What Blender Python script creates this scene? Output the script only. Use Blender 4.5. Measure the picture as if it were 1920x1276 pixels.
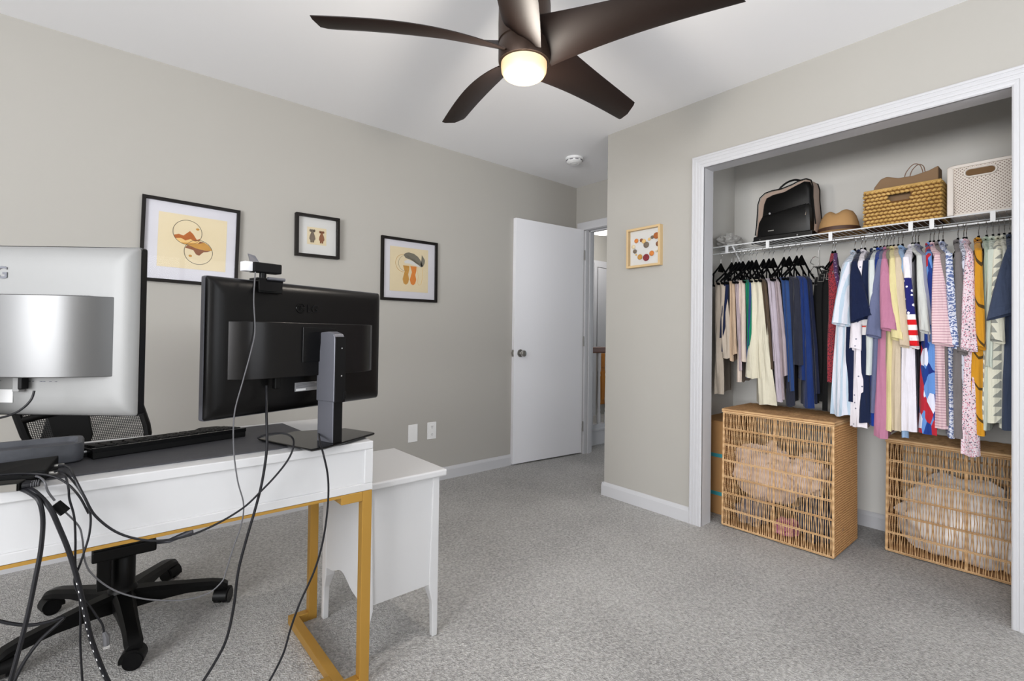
import bpy, math, random
from math import sin, cos, pi, radians
from mathutils import Vector, Matrix, noise

for o in list(bpy.data.objects):
    bpy.data.objects.remove(o, do_unlink=True)
scene = bpy.context.scene
COL = scene.collection

# ------------------------------------------------------------------ camera
cam_data = bpy.data.cameras.new('camera')
cam_data.sensor_fit = 'HORIZONTAL'
cam_data.sensor_width = 36.0
cam_data.lens = 36.0 * 917.77 / 1920.0
cam_data.shift_y = -24.1 / 1920.0
cam_data.clip_start = 0.05
cam = bpy.data.objects.new('camera', cam_data)
COL.objects.link(cam)
CF = Vector((0.6499015701788033, 0.7599061007492779, 0.01306396276610129))
CR = Vector((0.7597759005411038, -0.6500324028767306, 0.014087447151938413))
CU = Vector((-0.019197136142682, -0.0007702300513943699, 0.999815421320149))
mw = Matrix.Identity(4)
for i in range(3):
    mw[i][0] = CR[i]; mw[i][1] = CU[i]; mw[i][2] = -CF[i]
mw[2][3] = 1.0752
cam.matrix_world = mw
scene.camera = cam

# ------------------------------------------------------------------ colour management and light
scene.view_settings.view_transform = 'Standard'
scene.view_settings.look = 'None'
scene.view_settings.gamma = 1.0
scene.view_settings.use_curve_mapping = False
scene.view_settings.exposure = 0.32

world = bpy.data.worlds.new('sky'); scene.world = world
world.use_nodes = True
bg = world.node_tree.nodes['Background']
bg.inputs[0].default_value = (0.80, 0.90, 1.0, 1)
bg.inputs[1].default_value = 1.2

def area(name, loc, direction, sx, sy, power, color):
    d = bpy.data.lights.new(name, 'AREA'); d.shape = 'RECTANGLE'
    d.size = sx; d.size_y = sy; d.energy = power; d.color = color
    o = bpy.data.objects.new(name, d); COL.objects.link(o)
    o.location = loc
    o.rotation_euler = Vector(direction).to_track_quat('-Z', 'Y').to_euler()
    return o
# daylight from two unseen windows, added and aimed upward to light the room evenly
area('unseen_window_fill', (-3.26, -0.35, 1.45), (1, 0.15, 0.65), 2.2, 1.5, 205, (0.97, 0.98, 1.0))
area('unseen_window_fill', (1.2, -1.76, 1.45), (0, 1, 0.65), 2.0, 1.5, 25, (0.97, 0.98, 1.0))

# ------------------------------------------------------------------ materials
def lin(c):
    return tuple(((v / 255.0) / 12.92 if v / 255.0 <= 0.04045 else ((v / 255.0 + 0.055) / 1.055) ** 2.4) for v in c) + (1.0,)

class NT:
    def __init__(s, name):
        s.m = bpy.data.materials.new(name); s.m.use_nodes = True
        s.n = s.m.node_tree.nodes; s.l = s.m.node_tree.links
        s.b = s.n['Principled BSDF']
    def node(s, t, **kw):
        n = s.n.new(t)
        for k, v in kw.items(): setattr(n, k, v)
        return n
    def link(s, a, b): s.l.new(a, b)
    def obj(s):
        return s.node('ShaderNodeTexCoord').outputs['Object']
    def math(s, op, a, b=None, c=None):
        n = s.node('ShaderNodeMath', operation=op)
        for i, v in enumerate((a, b, c)):
            if v is None: continue
            if hasattr(v, 'is_linked'): s.link(v, n.inputs[i])
            else: n.inputs[i].default_value = v
        return n.outputs[0]
    def mix(s, fac, a, b):
        n = s.node('ShaderNodeMix', data_type='RGBA')
        for sock, v in ((n.inputs[0], fac), (n.inputs[6], a), (n.inputs[7], b)):
            if hasattr(v, 'is_linked'): s.link(v, sock)
            else: sock.default_value = v
        return n.outputs[2]
    def noise(s, vec, scale, detail=2, rough=.5):
        n = s.node('ShaderNodeTexNoise'); n.inputs['Scale'].default_value = scale
        n.inputs['Detail'].default_value = detail; n.inputs['Roughness'].default_value = rough
        s.link(vec, n.inputs['Vector']); return n.outputs[0]
    def voro(s, vec, scale, feature='F1', out='Distance'):
        n = s.node('ShaderNodeTexVoronoi', feature=feature); n.inputs['Scale'].default_value = scale
        s.link(vec, n.inputs['Vector']); return n.outputs[out]
    def bump(s, h, strength=.3, dist=.002):
        n = s.node('ShaderNodeBump'); n.inputs['Strength'].default_value = strength
        n.inputs['Distance'].default_value = dist
        s.link(h, n.inputs['Height']); s.link(n.outputs[0], s.b.inputs['Normal'])
    def scale(s, vec, v):
        n = s.node('ShaderNodeVectorMath', operation='MULTIPLY'); s.link(vec, n.inputs[0]); n.inputs[1].default_value = v
        return n.outputs[0]

def plain(name, c, rough=.5, metal=0., bump=0, bscale=200, var=0, spec=.5, coat=0):
    t = NT(name); t.b.inputs['Base Color'].default_value = lin(c)
    t.b.inputs['Roughness'].default_value = rough; t.b.inputs['Metallic'].default_value = metal
    t.b.inputs['Specular IOR Level'].default_value = spec
    t.b.inputs['Coat Weight'].default_value = coat
    o = t.obj(); nz = t.noise(o, bscale, 3)
    if bump: t.bump(nz, bump, .001)
    if var:
        n2 = t.noise(o, bscale * .07, 3)
        c2 = tuple(max(0, v - var) for v in c)
        t.link(t.mix(n2, lin(c), lin(c2)), t.b.inputs['Base Color'])
    return t.m

M = {}
M['wall'] = plain('wall_paint', (170, 167, 161), .85, bump=.06, bscale=350)
M['wall_lightened'] = plain('wall_paint_lightened', (212, 210, 205), .85, bump=.06, bscale=350)  # same wall paint, lightened to stand in for light the closet lacks
M['ceiling'] = plain('ceiling_paint', (243, 243, 245), .9, bump=.05, bscale=300)
M['trim'] = plain('white_trim_paint', (194, 194, 197), .45)
M['door'] = plain('white_door_paint', (232, 232, 236), .5)
M['desk'] = plain('white_lacquer', (194, 194, 195), .45, bump=.02, bscale=80)
M['gold'] = plain('brushed_gold', (186, 143, 66), .42, metal=.55, bump=.05, bscale=400)
M['black'] = plain('black_plastic', (9, 9, 9), .42, spec=.18)
M['black_gloss'] = plain('gloss_black_plastic', (10, 10, 11), .22, spec=.22)
M['black_matte'] = plain('matte_black_plastic', (9, 9, 10), .65, spec=.18, bump=.1, bscale=600)
M['monitor_black'] = plain('monitor_back_black', (9, 8, 8), .34, spec=.22)
M['silver_plastic'] = plain('silver_monitor_shell', (134, 134, 133), .5, metal=.1)
M['silver_bulge'] = plain('satin_silver_bulge', (98, 98, 98), .36, metal=.65)
M['dark_bulge'] = plain('satin_dark_bulge', (30, 29, 29), .28, metal=.7)
M['grey_column'] = plain('grey_stand_column', (96, 97, 104), .45, metal=.35)
M['steel'] = plain('brushed_steel', (178, 176, 172), .3, metal=1)
M['chrome'] = plain('chrome', (215, 215, 215), .12, metal=1)
M['mat'] = plain('charcoal_desk_mat', (66, 66, 70), .7, bump=.15, bscale=500, var=14)
M['wood_char'] = plain('charcoal_wood', (92, 94, 100), .6, bump=.2, bscale=300, var=52)
M['velvet'] = plain('black_velvet', (6, 6, 7), .9, spec=.1)
M['cable_black'] = plain('black_cable', (19, 19, 23), .45, spec=.3)
M['cable_grey'] = plain('grey_cable', (84, 84, 87), .45)
M['white_plastic'] = plain('white_plastic', (232, 232, 232), .4)
M['white_wire'] = plain('white_coated_wire', (228, 229, 230), .4)
M['frame_black'] = plain('black_frame_wood', (20, 16, 14), .5, spec=.2)
M['frame_side'] = plain('black_frame_side', (38, 36, 34), .4)
M['frame_wood'] = plain('pale_pine_frame', (206, 178, 134), .5, bump=.1, bscale=90, var=14)
M['matboard'] = plain('white_mat_board', (204, 203, 210), .8)
M['paper'] = plain('cream_paper', (218, 204, 172), .9, bump=.05, bscale=300, var=6)
M['paper_white'] = plain('white_paper', (208, 208, 206), .9)
M['ink'] = plain('grey_ink', (92, 88, 78), .8)
M['art_rust'] = plain('rust_paint', (178, 104, 50), .8, var=20, bscale=900)
M['art_brown'] = plain('brown_paint', (138, 90, 62), .8, var=20, bscale=900)
M['art_ochre'] = plain('ochre_paint', (196, 148, 74), .8, var=20, bscale=900)
M['art_sand'] = plain('sand_paint', (220, 184, 120), .8)
M['art_orange'] = plain('orange_paint', (214, 132, 62), .8, var=16, bscale=900)
M['art_grey'] = plain('grey_feather_paint', (128, 124, 112), .8, var=26, bscale=900)
M['pebble_g'] = plain('grey_pebble', (120, 108, 94), .8, var=20)
M['fan'] = plain('bronze_metal', (64, 50, 42), .42, metal=.6)
M['blade'] = plain('dark_walnut_blade', (30, 19, 15), .5, spec=.3, bump=.08, bscale=60, var=10)
M['leather'] = plain('black_leather', (12, 11, 11), .4, bump=.35, bscale=260, spec=.3)
M['leather_taupe'] = plain('taupe_leather', (170, 148, 134), .55, bump=.3, bscale=160)
M['felt'] = plain('camel_felt', (186, 146, 98), .95, bump=.3, bscale=500, var=10)
M['hat_band'] = plain('brown_hat_band', (72, 46, 32), .6)
M['cardboard'] = plain('cardboard', (176, 132, 84), .85, bump=.1, bscale=120, var=8)
M['tape'] = plain('teal_tape', (60, 150, 160), .4)
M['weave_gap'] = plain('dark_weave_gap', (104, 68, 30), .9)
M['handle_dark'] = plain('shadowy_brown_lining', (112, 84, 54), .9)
M['kraft'] = plain('brown_kraft_felt', (140, 112, 84), .9, bump=.2, bscale=200)
M['string'] = plain('paper_string', (140, 112, 94), .8)
M['oak'] = plain('varnished_handrail', (104, 54, 26), .4)
M['amber'] = plain('amber_varnished_door', (196, 128, 50), .45, var=24, bscale=60)
M['label_grey'] = plain('grey_label', (150, 150, 152), .5)
M['dark_slot'] = plain('dark_slot', (20, 20, 20), .8)
M['cream_blanket'] = plain('blush_blanket', (232, 214, 206), .95, bump=.5, bscale=160, var=14)
M['white_cloth'] = plain('white_rumpled_cloth', (246, 242, 240), .95, bump=.4, bscale=140, var=16)
M['denim_dark'] = plain('folded_dark_denim', (74, 78, 92), .9, bump=.4, bscale=300, var=20)
M['pink_cloth'] = plain('pink_cloth', (206, 130, 160), .9, var=20)
M['grey_cloth'] = plain('grey_cloth', (128, 126, 134), .9, bump=.3, bscale=200, var=20)
M['plastic_film'] = plain('crumpled_clear_film', (196, 194, 190), .2, bump=.5, bscale=60, var=40)

def mat_carpet():
    t = NT('grey_carpet'); o = t.obj()
    a = t.noise(o, 420, 3, .7); b = t.noise(o, 85, 4, .65); c = t.noise(o, 1.6, 3, .5)
    v = t.voro(o, 170)
    f = t.math('ADD', t.math('MULTIPLY', a, .35), t.math('MULTIPLY', b, .65))
    f = t.math('ADD', f, t.math('MULTIPLY', t.math('SUBTRACT', c, .5), .25))
    r = t.node('ShaderNodeValToRGB'); r.color_ramp.elements[0].position = .36; r.color_ramp.elements[1].position = .68
    r.color_ramp.elements[0].color = lin((150, 148, 146)); r.color_ramp.elements[1].color = lin((222, 220, 217))
    t.link(f, r.inputs[0]); t.link(r.outputs[0], t.b.inputs['Base Color'])
    t.b.inputs['Roughness'].default_value = 1.0; t.b.inputs['Specular IOR Level'].default_value = .1
    t.bump(t.math('ADD', f, t.math('MULTIPLY', v, .6)), .8, .012)
    return t.m
M['carpet'] = mat_carpet()

def mat_wicker(name, c1, c2, sx, sz, bump=1.0):
    t = NT(name); o = t.obj()
    w = t.node('ShaderNodeTexWave', wave_type='BANDS', bands_direction='Z'); w.inputs['Scale'].default_value = sz
    w.inputs['Distortion'].default_value = 3; w.inputs['Detail'].default_value = 2
    t.link(o, w.inputs['Vector'])
    n = t.noise(t.scale(o, (sx, sx, sz)), 1.0, 3)
    f = t.math('MULTIPLY', t.math('ADD', w.outputs[1], n), .5)
    t.link(t.mix(f, lin(c1), lin(c2)), t.b.inputs['Base Color'])
    t.b.inputs['Roughness'].default_value = .75
    t.bump(f, bump, .006)
    return t.m
M['wicker'] = mat_wicker('rattan_strand', (176, 134, 88), (226, 190, 144), 60, 8, .4)
M['wicker_dense'] = mat_wicker('dense_rattan_weave', (134, 90, 50), (200, 154, 102), 90, 26)
M['wicker_lid'] = mat_wicker('dark_rattan_lid', (104, 72, 44), (186, 146, 100), 90, 22)
M['hyacinth'] = plain('water_hyacinth', (232, 192, 120), .7, bump=.4, bscale=180, var=70)

def mat_glass():
    t = NT('clear_glass'); out = t.n['Material Output']
    tr = t.node('ShaderNodeBsdfTransparent'); gl = t.node('ShaderNodeBsdfGlossy'); gl.inputs['Roughness'].default_value = .02
    fr = t.node('ShaderNodeFresnel'); fr.inputs['IOR'].default_value = 1.18
    mx = t.node('ShaderNodeMixShader')
    t.link(fr.outputs[0], mx.inputs[0]); t.link(tr.outputs[0], mx.inputs[1]); t.link(gl.outputs[0], mx.inputs[2])
    t.link(mx.outputs[0], out.inputs['Surface']); return t.m
M['glass'] = mat_glass()

def mat_lamp(name, col, col2, strength):
    t = NT(name)
    t.b.inputs['Base Color'].default_value = (.2, .16, .1, 1)
    lw = t.node('ShaderNodeLayerWeight'); lw.inputs[0].default_value = .35
    t.link(t.mix(lw.outputs['Facing'], col, col2), t.b.inputs['Emission Color'])
    t.b.inputs['Emission Strength'].default_value = strength
    return t.m
M['lamp'] = mat_lamp('frosted_lit_glass', (1.0, .90, .60, 1), (.78, .36, .12, 1), .86)
M['lamp_white'] = mat_lamp('white_lit_diffuser', (1, .97, .92, 1), (1, .97, .92, 1), 1.6)

def mat_mesh():
    t = NT('chair_mesh_fabric'); o = t.obj(); out = t.n['Material Output']
    sp = t.node('ShaderNodeSeparateXYZ'); t.link(o, sp.inputs[0])
    fx = t.math('FRACT', t.math('MULTIPLY', t.math('ADD', sp.outputs[0], t.math('MULTIPLY', sp.outputs[2], .25)), 170))
    fz = t.math('FRACT', t.math('MULTIPLY', sp.outputs[2], 150))
    hole = t.math('MULTIPLY', t.math('GREATER_THAN', fx, .45), t.math('GREATER_THAN', fz, .4))
    t.b.inputs['Base Color'].default_value = lin((20, 20, 21))
    tr = t.node('ShaderNodeBsdfTransparent'); mx = t.node('ShaderNodeMixShader')
    t.link(hole, mx.inputs[0]); t.link(t.b.outputs[0], mx.inputs[1]); t.link(tr.outputs[0], mx.inputs[2])
    t.link(mx.outputs[0], out.inputs['Surface']); return t.m
M['chair_mesh'] = mat_mesh()

def mat_perforated():
    t = NT('perforated_cream_plastic'); o = t.obj()
    sp = t.node('ShaderNodeSeparateXYZ'); t.link(o, sp.inputs[0])
    h = t.math('ADD', sp.outputs[1], sp.outputs[0])
    u = t.math('SUBTRACT', t.math('FRACT', t.math('MULTIPLY', t.math('ADD', h, sp.outputs[2]), 72)), .5)
    v = t.math('SUBTRACT', t.math('FRACT', t.math('MULTIPLY', t.math('SUBTRACT', h, sp.outputs[2]), 72)), .5)
    d = t.math('MAXIMUM', t.math('ABSOLUTE', u), t.math('ABSOLUTE', v))
    hole = t.math('LESS_THAN', d, .24)
    t.link(t.mix(hole, lin((216, 206, 196)), lin((128, 108, 96))), t.b.inputs['Base Color'])
    t.b.inputs['Roughness'].default_value = .5
    t.bump(t.math('SUBTRACT', 1, hole), .6, .002)
    return t.m
M['perforated'] = mat_perforated()
M['bin_plastic'] = plain('cream_bin_plastic', (220, 211, 202), .45)

def fabric(name, c, pat=None):
    t = NT(name); o = t.obj(); B = t.b.inputs['Base Color']; L = lin
    t.b.inputs['Roughness'].default_value = .92; t.b.inputs['Specular IOR Level'].default_value = .2
    t.b.inputs['Sheen Weight'].default_value = .1
    n = t.noise(o, 900, 2); n2 = t.noise(o, 22, 3)
    n3 = t.noise(t.scale(o, (34, 34, 3.2)), 1.0, 3)
    t.bump(t.math('ADD', t.math('ADD', t.math('MULTIPLY', n, .06), t.math('MULTIPLY', n2, .5)), t.math('MULTIPLY', n3, 1.6)), .75, .012)
    sp = t.node('ShaderNodeSeparateXYZ'); t.link(o, sp.inputs[0]); X, Y, Z = sp.outputs
    base = L(c)
    def fr(v, k): return t.math('FRACT', t.math('MULTIPLY', v, k))
    if pat is None:
        c2 = tuple(max(0, v - 9) for v in c)
        t.link(t.mix(n2, base, L(c2)), B)
    elif pat[0] == 'hstripe':      # colour2, freq, duty
        t.link(t.mix(t.math('LESS_THAN', fr(Z, pat[2]), pat[3]), base, L(pat[1])), B)
    elif pat[0] == 'vstripe':
        t.link(t.mix(t.math('LESS_THAN', fr(t.math('ADD', Y, t.math('MULTIPLY', X, .7)), pat[2]), pat[3]), base, L(pat[1])), B)
    elif pat[0] == 'diag':
        t.link(t.mix(t.math('LESS_THAN', fr(t.math('ADD', t.math('ADD', Y, X), t.math('MULTIPLY', Z, -.7)), pat[2]), pat[3]), base, L(pat[1])), B)
    elif pat[0] == 'dots':         # colour2, scale, threshold
        t.link(t.mix(t.math('LESS_THAN', t.voro(o, pat[2]), pat[3]), base, L(pat[1])), B)
    elif pat[0] == 'rings':
        d = t.voro(o, pat[2])
        t.link(t.mix(t.math('MULTIPLY', t.math('GREATER_THAN', d, .22), t.math('LESS_THAN', d, .42)), base, L(pat[1])), B)
    elif pat[0] == 'floral':
        a = t.math('LESS_THAN', t.voro(o, 150), .34); b2 = t.math('LESS_THAN', t.voro(o, 105), .27)
        cc = t.mix(a, base, L((206, 128, 148)))
        t.link(t.mix(b2, cc, L((96, 98, 112))), B)
    elif pat[0] == 'leaf':
        w = t.node('ShaderNodeTexWave', wave_type='BANDS', bands_direction='Z'); w.inputs['Scale'].default_value = 18
        w.inputs['Distortion'].default_value = 9; w.inputs['Detail Scale'].default_value = 4
        t.link(o, w.inputs['Vector'])
        t.link(t.mix(t.math('GREATER_THAN', w.outputs[1], .55), base, L(pat[1])), B)
    elif pat[0] == 'flag':
        r = t.math('LESS_THAN', fr(t.math('ADD', Z, .42), 21), .5)
        st = t.mix(r, L((232, 228, 228)), L((206, 28, 34)))
        star = t.mix(t.math('LESS_THAN', t.voro(o, 46), .32), L((34, 36, 104)), L((232, 230, 236)))
        a = t.mix(t.math('LESS_THAN', Z, -.25), base, star)
        t.link(t.mix(t.math('LESS_THAN', Z, -.42), a, st), B)
    elif pat[0] == 'band':
        r = t.math('MULTIPLY', t.math('LESS_THAN', Z, pat[1]), t.math('GREATER_THAN', Z, pat[1] - .075))
        r2 = t.math('MULTIPLY', t.math('LESS_THAN', Z, pat[1] - .03), t.math('GREATER_THAN', Z, pat[1] - .037))
        a = t.mix(r, base, L((228, 224, 224)))
        t.link(t.mix(r2, a, L((206, 70, 60))), B)
    elif pat[0] == 'geo':
        wv = t.node('ShaderNodeVectorMath', operation='ADD'); t.link(o, wv.inputs[0])
        t.link(t.scale(o, (1, 3, .2)), wv.inputs[1])
        cv = t.voro(wv.outputs[0], 11, out='Color')
        s2 = t.node('ShaderNodeSeparateColor'); t.link(cv, s2.inputs[0])
        r = t.node('ShaderNodeValToRGB'); r.color_ramp.interpolation = 'CONSTANT'
        e = r.color_ramp.elements; e[0].color = L((30, 60, 134)); e[1].position = .35; e[1].color = L((178, 40, 54))
        for p_, c_ in ((.55, (220, 222, 238)), (.68, (98, 142, 206)), (.84, (30, 48, 120))):
            q = e.new(p_); q.color = L(c_)
        t.link(s2.outputs[0], r.inputs[0]); t.link(r.outputs[0], B)
    elif pat[0] == 'tri':
        fz = fr(Z, 26); fy = t.math('ABSOLUTE', t.math('SUBTRACT', fr(t.math('ADD', Y, t.math('MULTIPLY', X, .6)), 17), .5))
        inside = t.math('MULTIPLY', t.math('LESS_THAN', fy, t.math('MULTIPLY', t.math('SUBTRACT', .85, fz), .38)), t.math('LESS_THAN', fz, .85))
        t.link(t.mix(inside, base, L((150, 152, 144))), B)
    return t.m

FB = dict(taupe=((178,166,152),), navy=((22,32,62),), tan=((186,162,138),), mauvegrey=((168,154,158),),
    pinkbeige=((206,190,178),), emerald=((18,120,90),), denim=((44,70,118),), cream=((214,208,188),), olivebrown=((84,70,56),),
    lavgrey=((178,168,178),), charcoal=((44,46,58),), brightnavy=((28,50,104),), navy2=((22,28,52),),
    w_stripe_v=((212,214,224),('vstripe',(178,196,212),38,.4)), w_print=((226,220,226),('dots',(110,110,130),42,.16)),
    navyband=((24,34,62),('band',-.44)), mint=((206,212,210),), royal=((24,58,140),), slateblue=((104,110,140),), mauvepink=((184,124,150),),
    olive=((140,138,112),), yellow=((220,208,156),), beige=((206,190,166),), lightblue=((150,178,212),), white=((230,226,234),), flag=((230,226,234),('flag',)),
    sagewhite=((206,208,204),), coolgrey=((136,138,158),), geo=((30,60,150),('geo',)), pinkstripe=((226,198,202),('hstripe',(196,154,164),84,.35)),
    taupe2=((130,122,120),), bluepat=((216,220,232),('leaf',(96,112,158))), greywarm=((120,115,115),), leopard=((218,222,236),('rings',(112,114,132),52)),
    floral=((232,214,222),('floral',)), mustard=((206,146,40),('diag',(84,64,34),11,.09)), sage=((174,188,172),), mint2=((204,212,200),),
    triangle=((224,222,204),('tri',)), offwhite=((214,214,202),), darkslate=((66,76,98),), redpat=((150,54,62),('dots',(60,34,46),170,.4)), purplepat=((84,52,96),('dots',(190,170,190),70,.25)))
for k, v in FB.items(): M['f_' + k] = fabric('fabric_' + k, *v)

# ------------------------------------------------------------------ mesh building
class MB:
    def __init__(s): s.v = []; s.f = []
    def add(s, verts, faces):
        o = len(s.v); s.v += [Vector(p) for p in verts]; s.f += [tuple(o + i for i in f) for f in faces]; return s
    def box(s, a, b, rz=0, piv=None):
        (x0, y0, z0), (x1, y1, z1) = a, b
        vs = [Vector(p) for p in ((x0,y0,z0),(x1,y0,z0),(x1,y1,z0),(x0,y1,z0),(x0,y0,z1),(x1,y0,z1),(x1,y1,z1),(x0,y1,z1))]
        if rz:
            c = Vector(piv) if piv else Vector(((x0+x1)/2, (y0+y1)/2, 0)); R = Matrix.Rotation(rz, 3, 'Z')
            vs = [R @ (v - c) + c for v in vs]
        return s.add(vs, [(0,3,2,1),(4,5,6,7),(0,1,5,4),(1,2,6,5),(2,3,7,6),(3,0,4,7)])
    def prism(s, poly, off, back=False):      # poly: list of 3D points, off: extrusion vector
        n = len(poly); off = Vector(off); A = [Vector(p) for p in poly]; B = [p + off for p in A]
        fs = [tuple(range(n - 1, -1, -1)), tuple(range(n, 2 * n))] + [(i, (i + 1) % n, n + (i + 1) % n, n + i) for i in range(n)]
        return s.add(A + B, fs)
    def loft(s, rings, cap=True, close=True):
        n = len(rings[0]); vs = [p for r in rings for p in r]; fs = []
        for i in range(len(rings) - 1):
            for j in range(n if close else n - 1):
                k = (j + 1) % n; fs.append((i*n + j, i*n + k, (i+1)*n + k, (i+1)*n + j))
        if cap: fs.append(tuple(range(n - 1, -1, -1))); fs.append(tuple(range((len(rings)-1)*n, len(rings)*n)))
        return s.add(vs, fs)
    def tube(s, pts, r, seg=8, cyc=False, flat=1.0):
        pts = [Vector(p) for p in pts]; n = len(pts); rings = []
        t0 = (pts[1] - pts[0]).normalized()
        up = Vector((0, 0, 1)) if abs(t0.z) < .9 else Vector((1, 0, 0))
        nrm = (up - t0 * up.dot(t0)).normalized()
        for i in range(n):
            a = pts[(i - 1) % n] if (cyc or i > 0) else pts[0]; b = pts[(i + 1) % n] if (cyc or i < n - 1) else pts[-1]
            t = (b - a).normalized(); nrm = (nrm - t * nrm.dot(t)).normalized(); bi = t.cross(nrm)
            rr = r[i] if isinstance(r, (list, tuple)) else r
            rings.append([pts[i] + (nrm * cos(2*pi*k/seg) + bi * sin(2*pi*k/seg) * flat) * rr for k in range(seg)])
        if cyc: rings.append(rings[0]); return s.loft(rings, cap=False)
        return s.loft(rings)
    def lathe(s, prof, c=(0,0,0), seg=32, cap=True):
        c = Vector(c)
        return s.loft([[c + Vector((r*cos(2*pi*k/seg), r*sin(2*pi*k/seg), z)) for k in range(seg)] for r, z in prof], cap=cap)
    def cyl(s, a, b, r, seg=16): return s.tube([a, b], r, seg)

def smooth_path(pts, k=6):
    P = [Vector(p) for p in pts]; out = []
    for i in range(len(P) - 1):
        p0 = P[max(i-1, 0)]; p1 = P[i]; p2 = P[i+1]; p3 = P[min(i+2, len(P)-1)]
        for j in range(k):
            t = j / k
            out.append(.5*((2*p1) + (-p0+p2)*t + (2*p0-5*p1+4*p2-p3)*t*t + (-p0+3*p1-3*p2+p3)*t**3))
    out.append(P[-1]); return out

def props(o, label=None, cat=None, group=None, kind=None):
    if label: o['label'] = label
    if cat: o['category'] = cat
    if group: o['group'] = group
    if kind: o['kind'] = kind
    return o

WM = {}   # world matrices of roots (parts may be modelled in room coordinates)
def thing(name, label, cat, loc=(0,0,0), rz=0, group=None, local=False):
    o = bpy.data.objects.new(name, None); COL.objects.link(o)
    o.location = loc; o.rotation_euler = (0, 0, rz); o.empty_display_size = .05
    props(o, label, cat, group)
    WM[o.name] = Matrix.Identity(4) if local else (Matrix.Translation(loc) @ Matrix.Rotation(rz, 4, 'Z')).inverted()
    return o

def part(name, mb, mat, parent=None, smooth=False, bevel=0, label=None, cat=None, group=None, kind=None, seg=2, sub=0):
    me = bpy.data.meshes.new(name)
    X = WM.get(parent.name) if parent else None
    vs = mb.v if X is None else [X @ v for v in mb.v]
    base = None
    if parent is None:                       # origin at the thing's base centre
        xs = [v.x for v in vs]; ys = [v.y for v in vs]; zs = [v.z for v in vs]
        base = Vector(((min(xs)+max(xs))/2, (min(ys)+max(ys))/2, min(zs)))
        vs = [v - base for v in vs]
    me.from_pydata([tuple(v) for v in vs], [], mb.f)
    me.materials.append(M[mat] if isinstance(mat, str) else mat)
    me.validate(); me.update()
    import bmesh
    b = bmesh.new(); b.from_mesh(me); bmesh.ops.recalc_face_normals(b, faces=b.faces); b.to_mesh(me); b.free()
    if smooth:
        for p in me.polygons: p.use_smooth = True
    o = bpy.data.objects.new(name, me); COL.objects.link(o)
    if parent:
        o.parent = parent
        if X is not None: WM[o.name] = X
    else:
        o.location = base; WM[o.name] = Matrix.Translation(base).inverted()
    if bevel:
        m = o.modifiers.new('bevel', 'BEVEL'); m.width = bevel; m.segments = seg; m.limit_method = 'ANGLE'; m.angle_limit = radians(35)
        if smooth: m.harden_normals = False
    if sub:
        m = o.modifiers.new('subdivision', 'SUBSURF'); m.levels = sub; m.render_levels = sub
    if smooth and not sub:
        try:
            me.set_sharp_from_angle(angle=radians(40))
        except Exception: pass
    props(o, label, cat, group, kind)
    return o

def struct(name, mb, mat, parent=None, **k):
    return part(name, mb, mat, parent, kind=None if parent else 'structure', **k)

def text_mb(txt, size, depth):
    cu = bpy.data.curves.new('lettering', 'FONT'); cu.body = txt; cu.size = size; cu.extrude = depth; cu.align_x = 'LEFT'
    cu.offset = size * .018
    o = bpy.data.objects.new('lettering', cu); COL.objects.link(o)
    dg = bpy.context.evaluated_depsgraph_get(); me = bpy.data.meshes.new_from_object(o.evaluated_get(dg))
    mb = MB(); mb.add([v.co.copy() for v in me.vertices], [tuple(p.vertices) for p in me.polygons])
    bpy.data.objects.remove(o, do_unlink=True); bpy.data.curves.remove(cu); bpy.data.meshes.remove(me)
    return mb

rnd = random.Random(7)
H = 2.44
XC = 2.643     # closet wall face
XB = 3.393     # door wall / closet back face
YL = 3.07      # left wall face
YJ = 2.11      # jog corner

# measured positions of the hanging clothes and cables (metres)
TROUSERS = [
  ('shorts', 'taupe grey shorts folded on the leftmost hanger in the closet', 'taupe', 1.519, 1.469, 1.39, 1.458, 1.344, 0.731),
  ('trousers', 'narrow dark navy trousers between the taupe shorts and tan trousers', 'navy', 1.449, 1.416, 1.38, 1.431, 1.392, 0.983),
  ('shorts', 'tan brown shorts hanging just right of the narrow navy trousers', 'tan', 1.422, 1.383, 1.345, 1.369, 1.319, 0.935),
  ('shorts', 'grey mauve shorts between the tan and the pinkish beige shorts', 'mauvegrey', 1.402, 1.348, 1.317, 1.322, 1.288, 0.882),
  ('shorts', 'long pinkish beige shorts hanging left of the emerald green garment', 'pinkbeige', 1.379, 1.323, 1.28, 1.325, 1.267, 0.81),
  ('trousers', 'emerald green garment folded on a hanger among the trousers', 'emerald', 1.343, 1.289, 1.243, 1.264, 1.234, 0.971),
  ('jeans', 'blue jeans mostly hidden behind the emerald green garment', 'denim', 1.324, 1.267, 1.246, 1.27, 1.24, 0.842),
  ('trousers', 'wide cream trousers flaring down to the wicker hamper lid', 'cream', 1.298, 1.258, 1.187, 1.273, 1.102, 0.701),
  ('trousers', 'dark olive brown trousers just right of the wide cream trousers', 'olivebrown', 1.255, 1.199, 1.164, 1.141, 1.116, 0.858),
  ('trousers', 'lavender grey trousers with creased legs right of the cream trousers', 'lavgrey', 1.224, 1.164, 1.118, 1.124, 1.069, 0.724),
  ('trousers', 'pale mauve grey trousers left of the blue jeans', 'mauvegrey', 1.2, 1.121, 1.091, 1.08, 1.042, 0.735),
  ('jeans', 'mid blue jeans folded on a black hanger beside the charcoal trousers', 'denim', 1.141, 1.093, 1.044, 1.048, 1.01, 0.788),
  ('trousers', 'charcoal trousers between the blue jeans and the bright navy trousers', 'charcoal', 1.112, 1.047, 0.991, 1.058, 0.964, 0.709),
  ('trousers', 'bright navy blue trousers left of the hanging belts', 'brightnavy', 1.072, 0.994, 0.948, 0.984, 0.914, 0.712),
  ('trousers', 'deep navy trousers nearest to the black belts', 'navy2', 1.047, 0.955, 0.93, 0.919, 0.887, 0.734),
]
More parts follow.
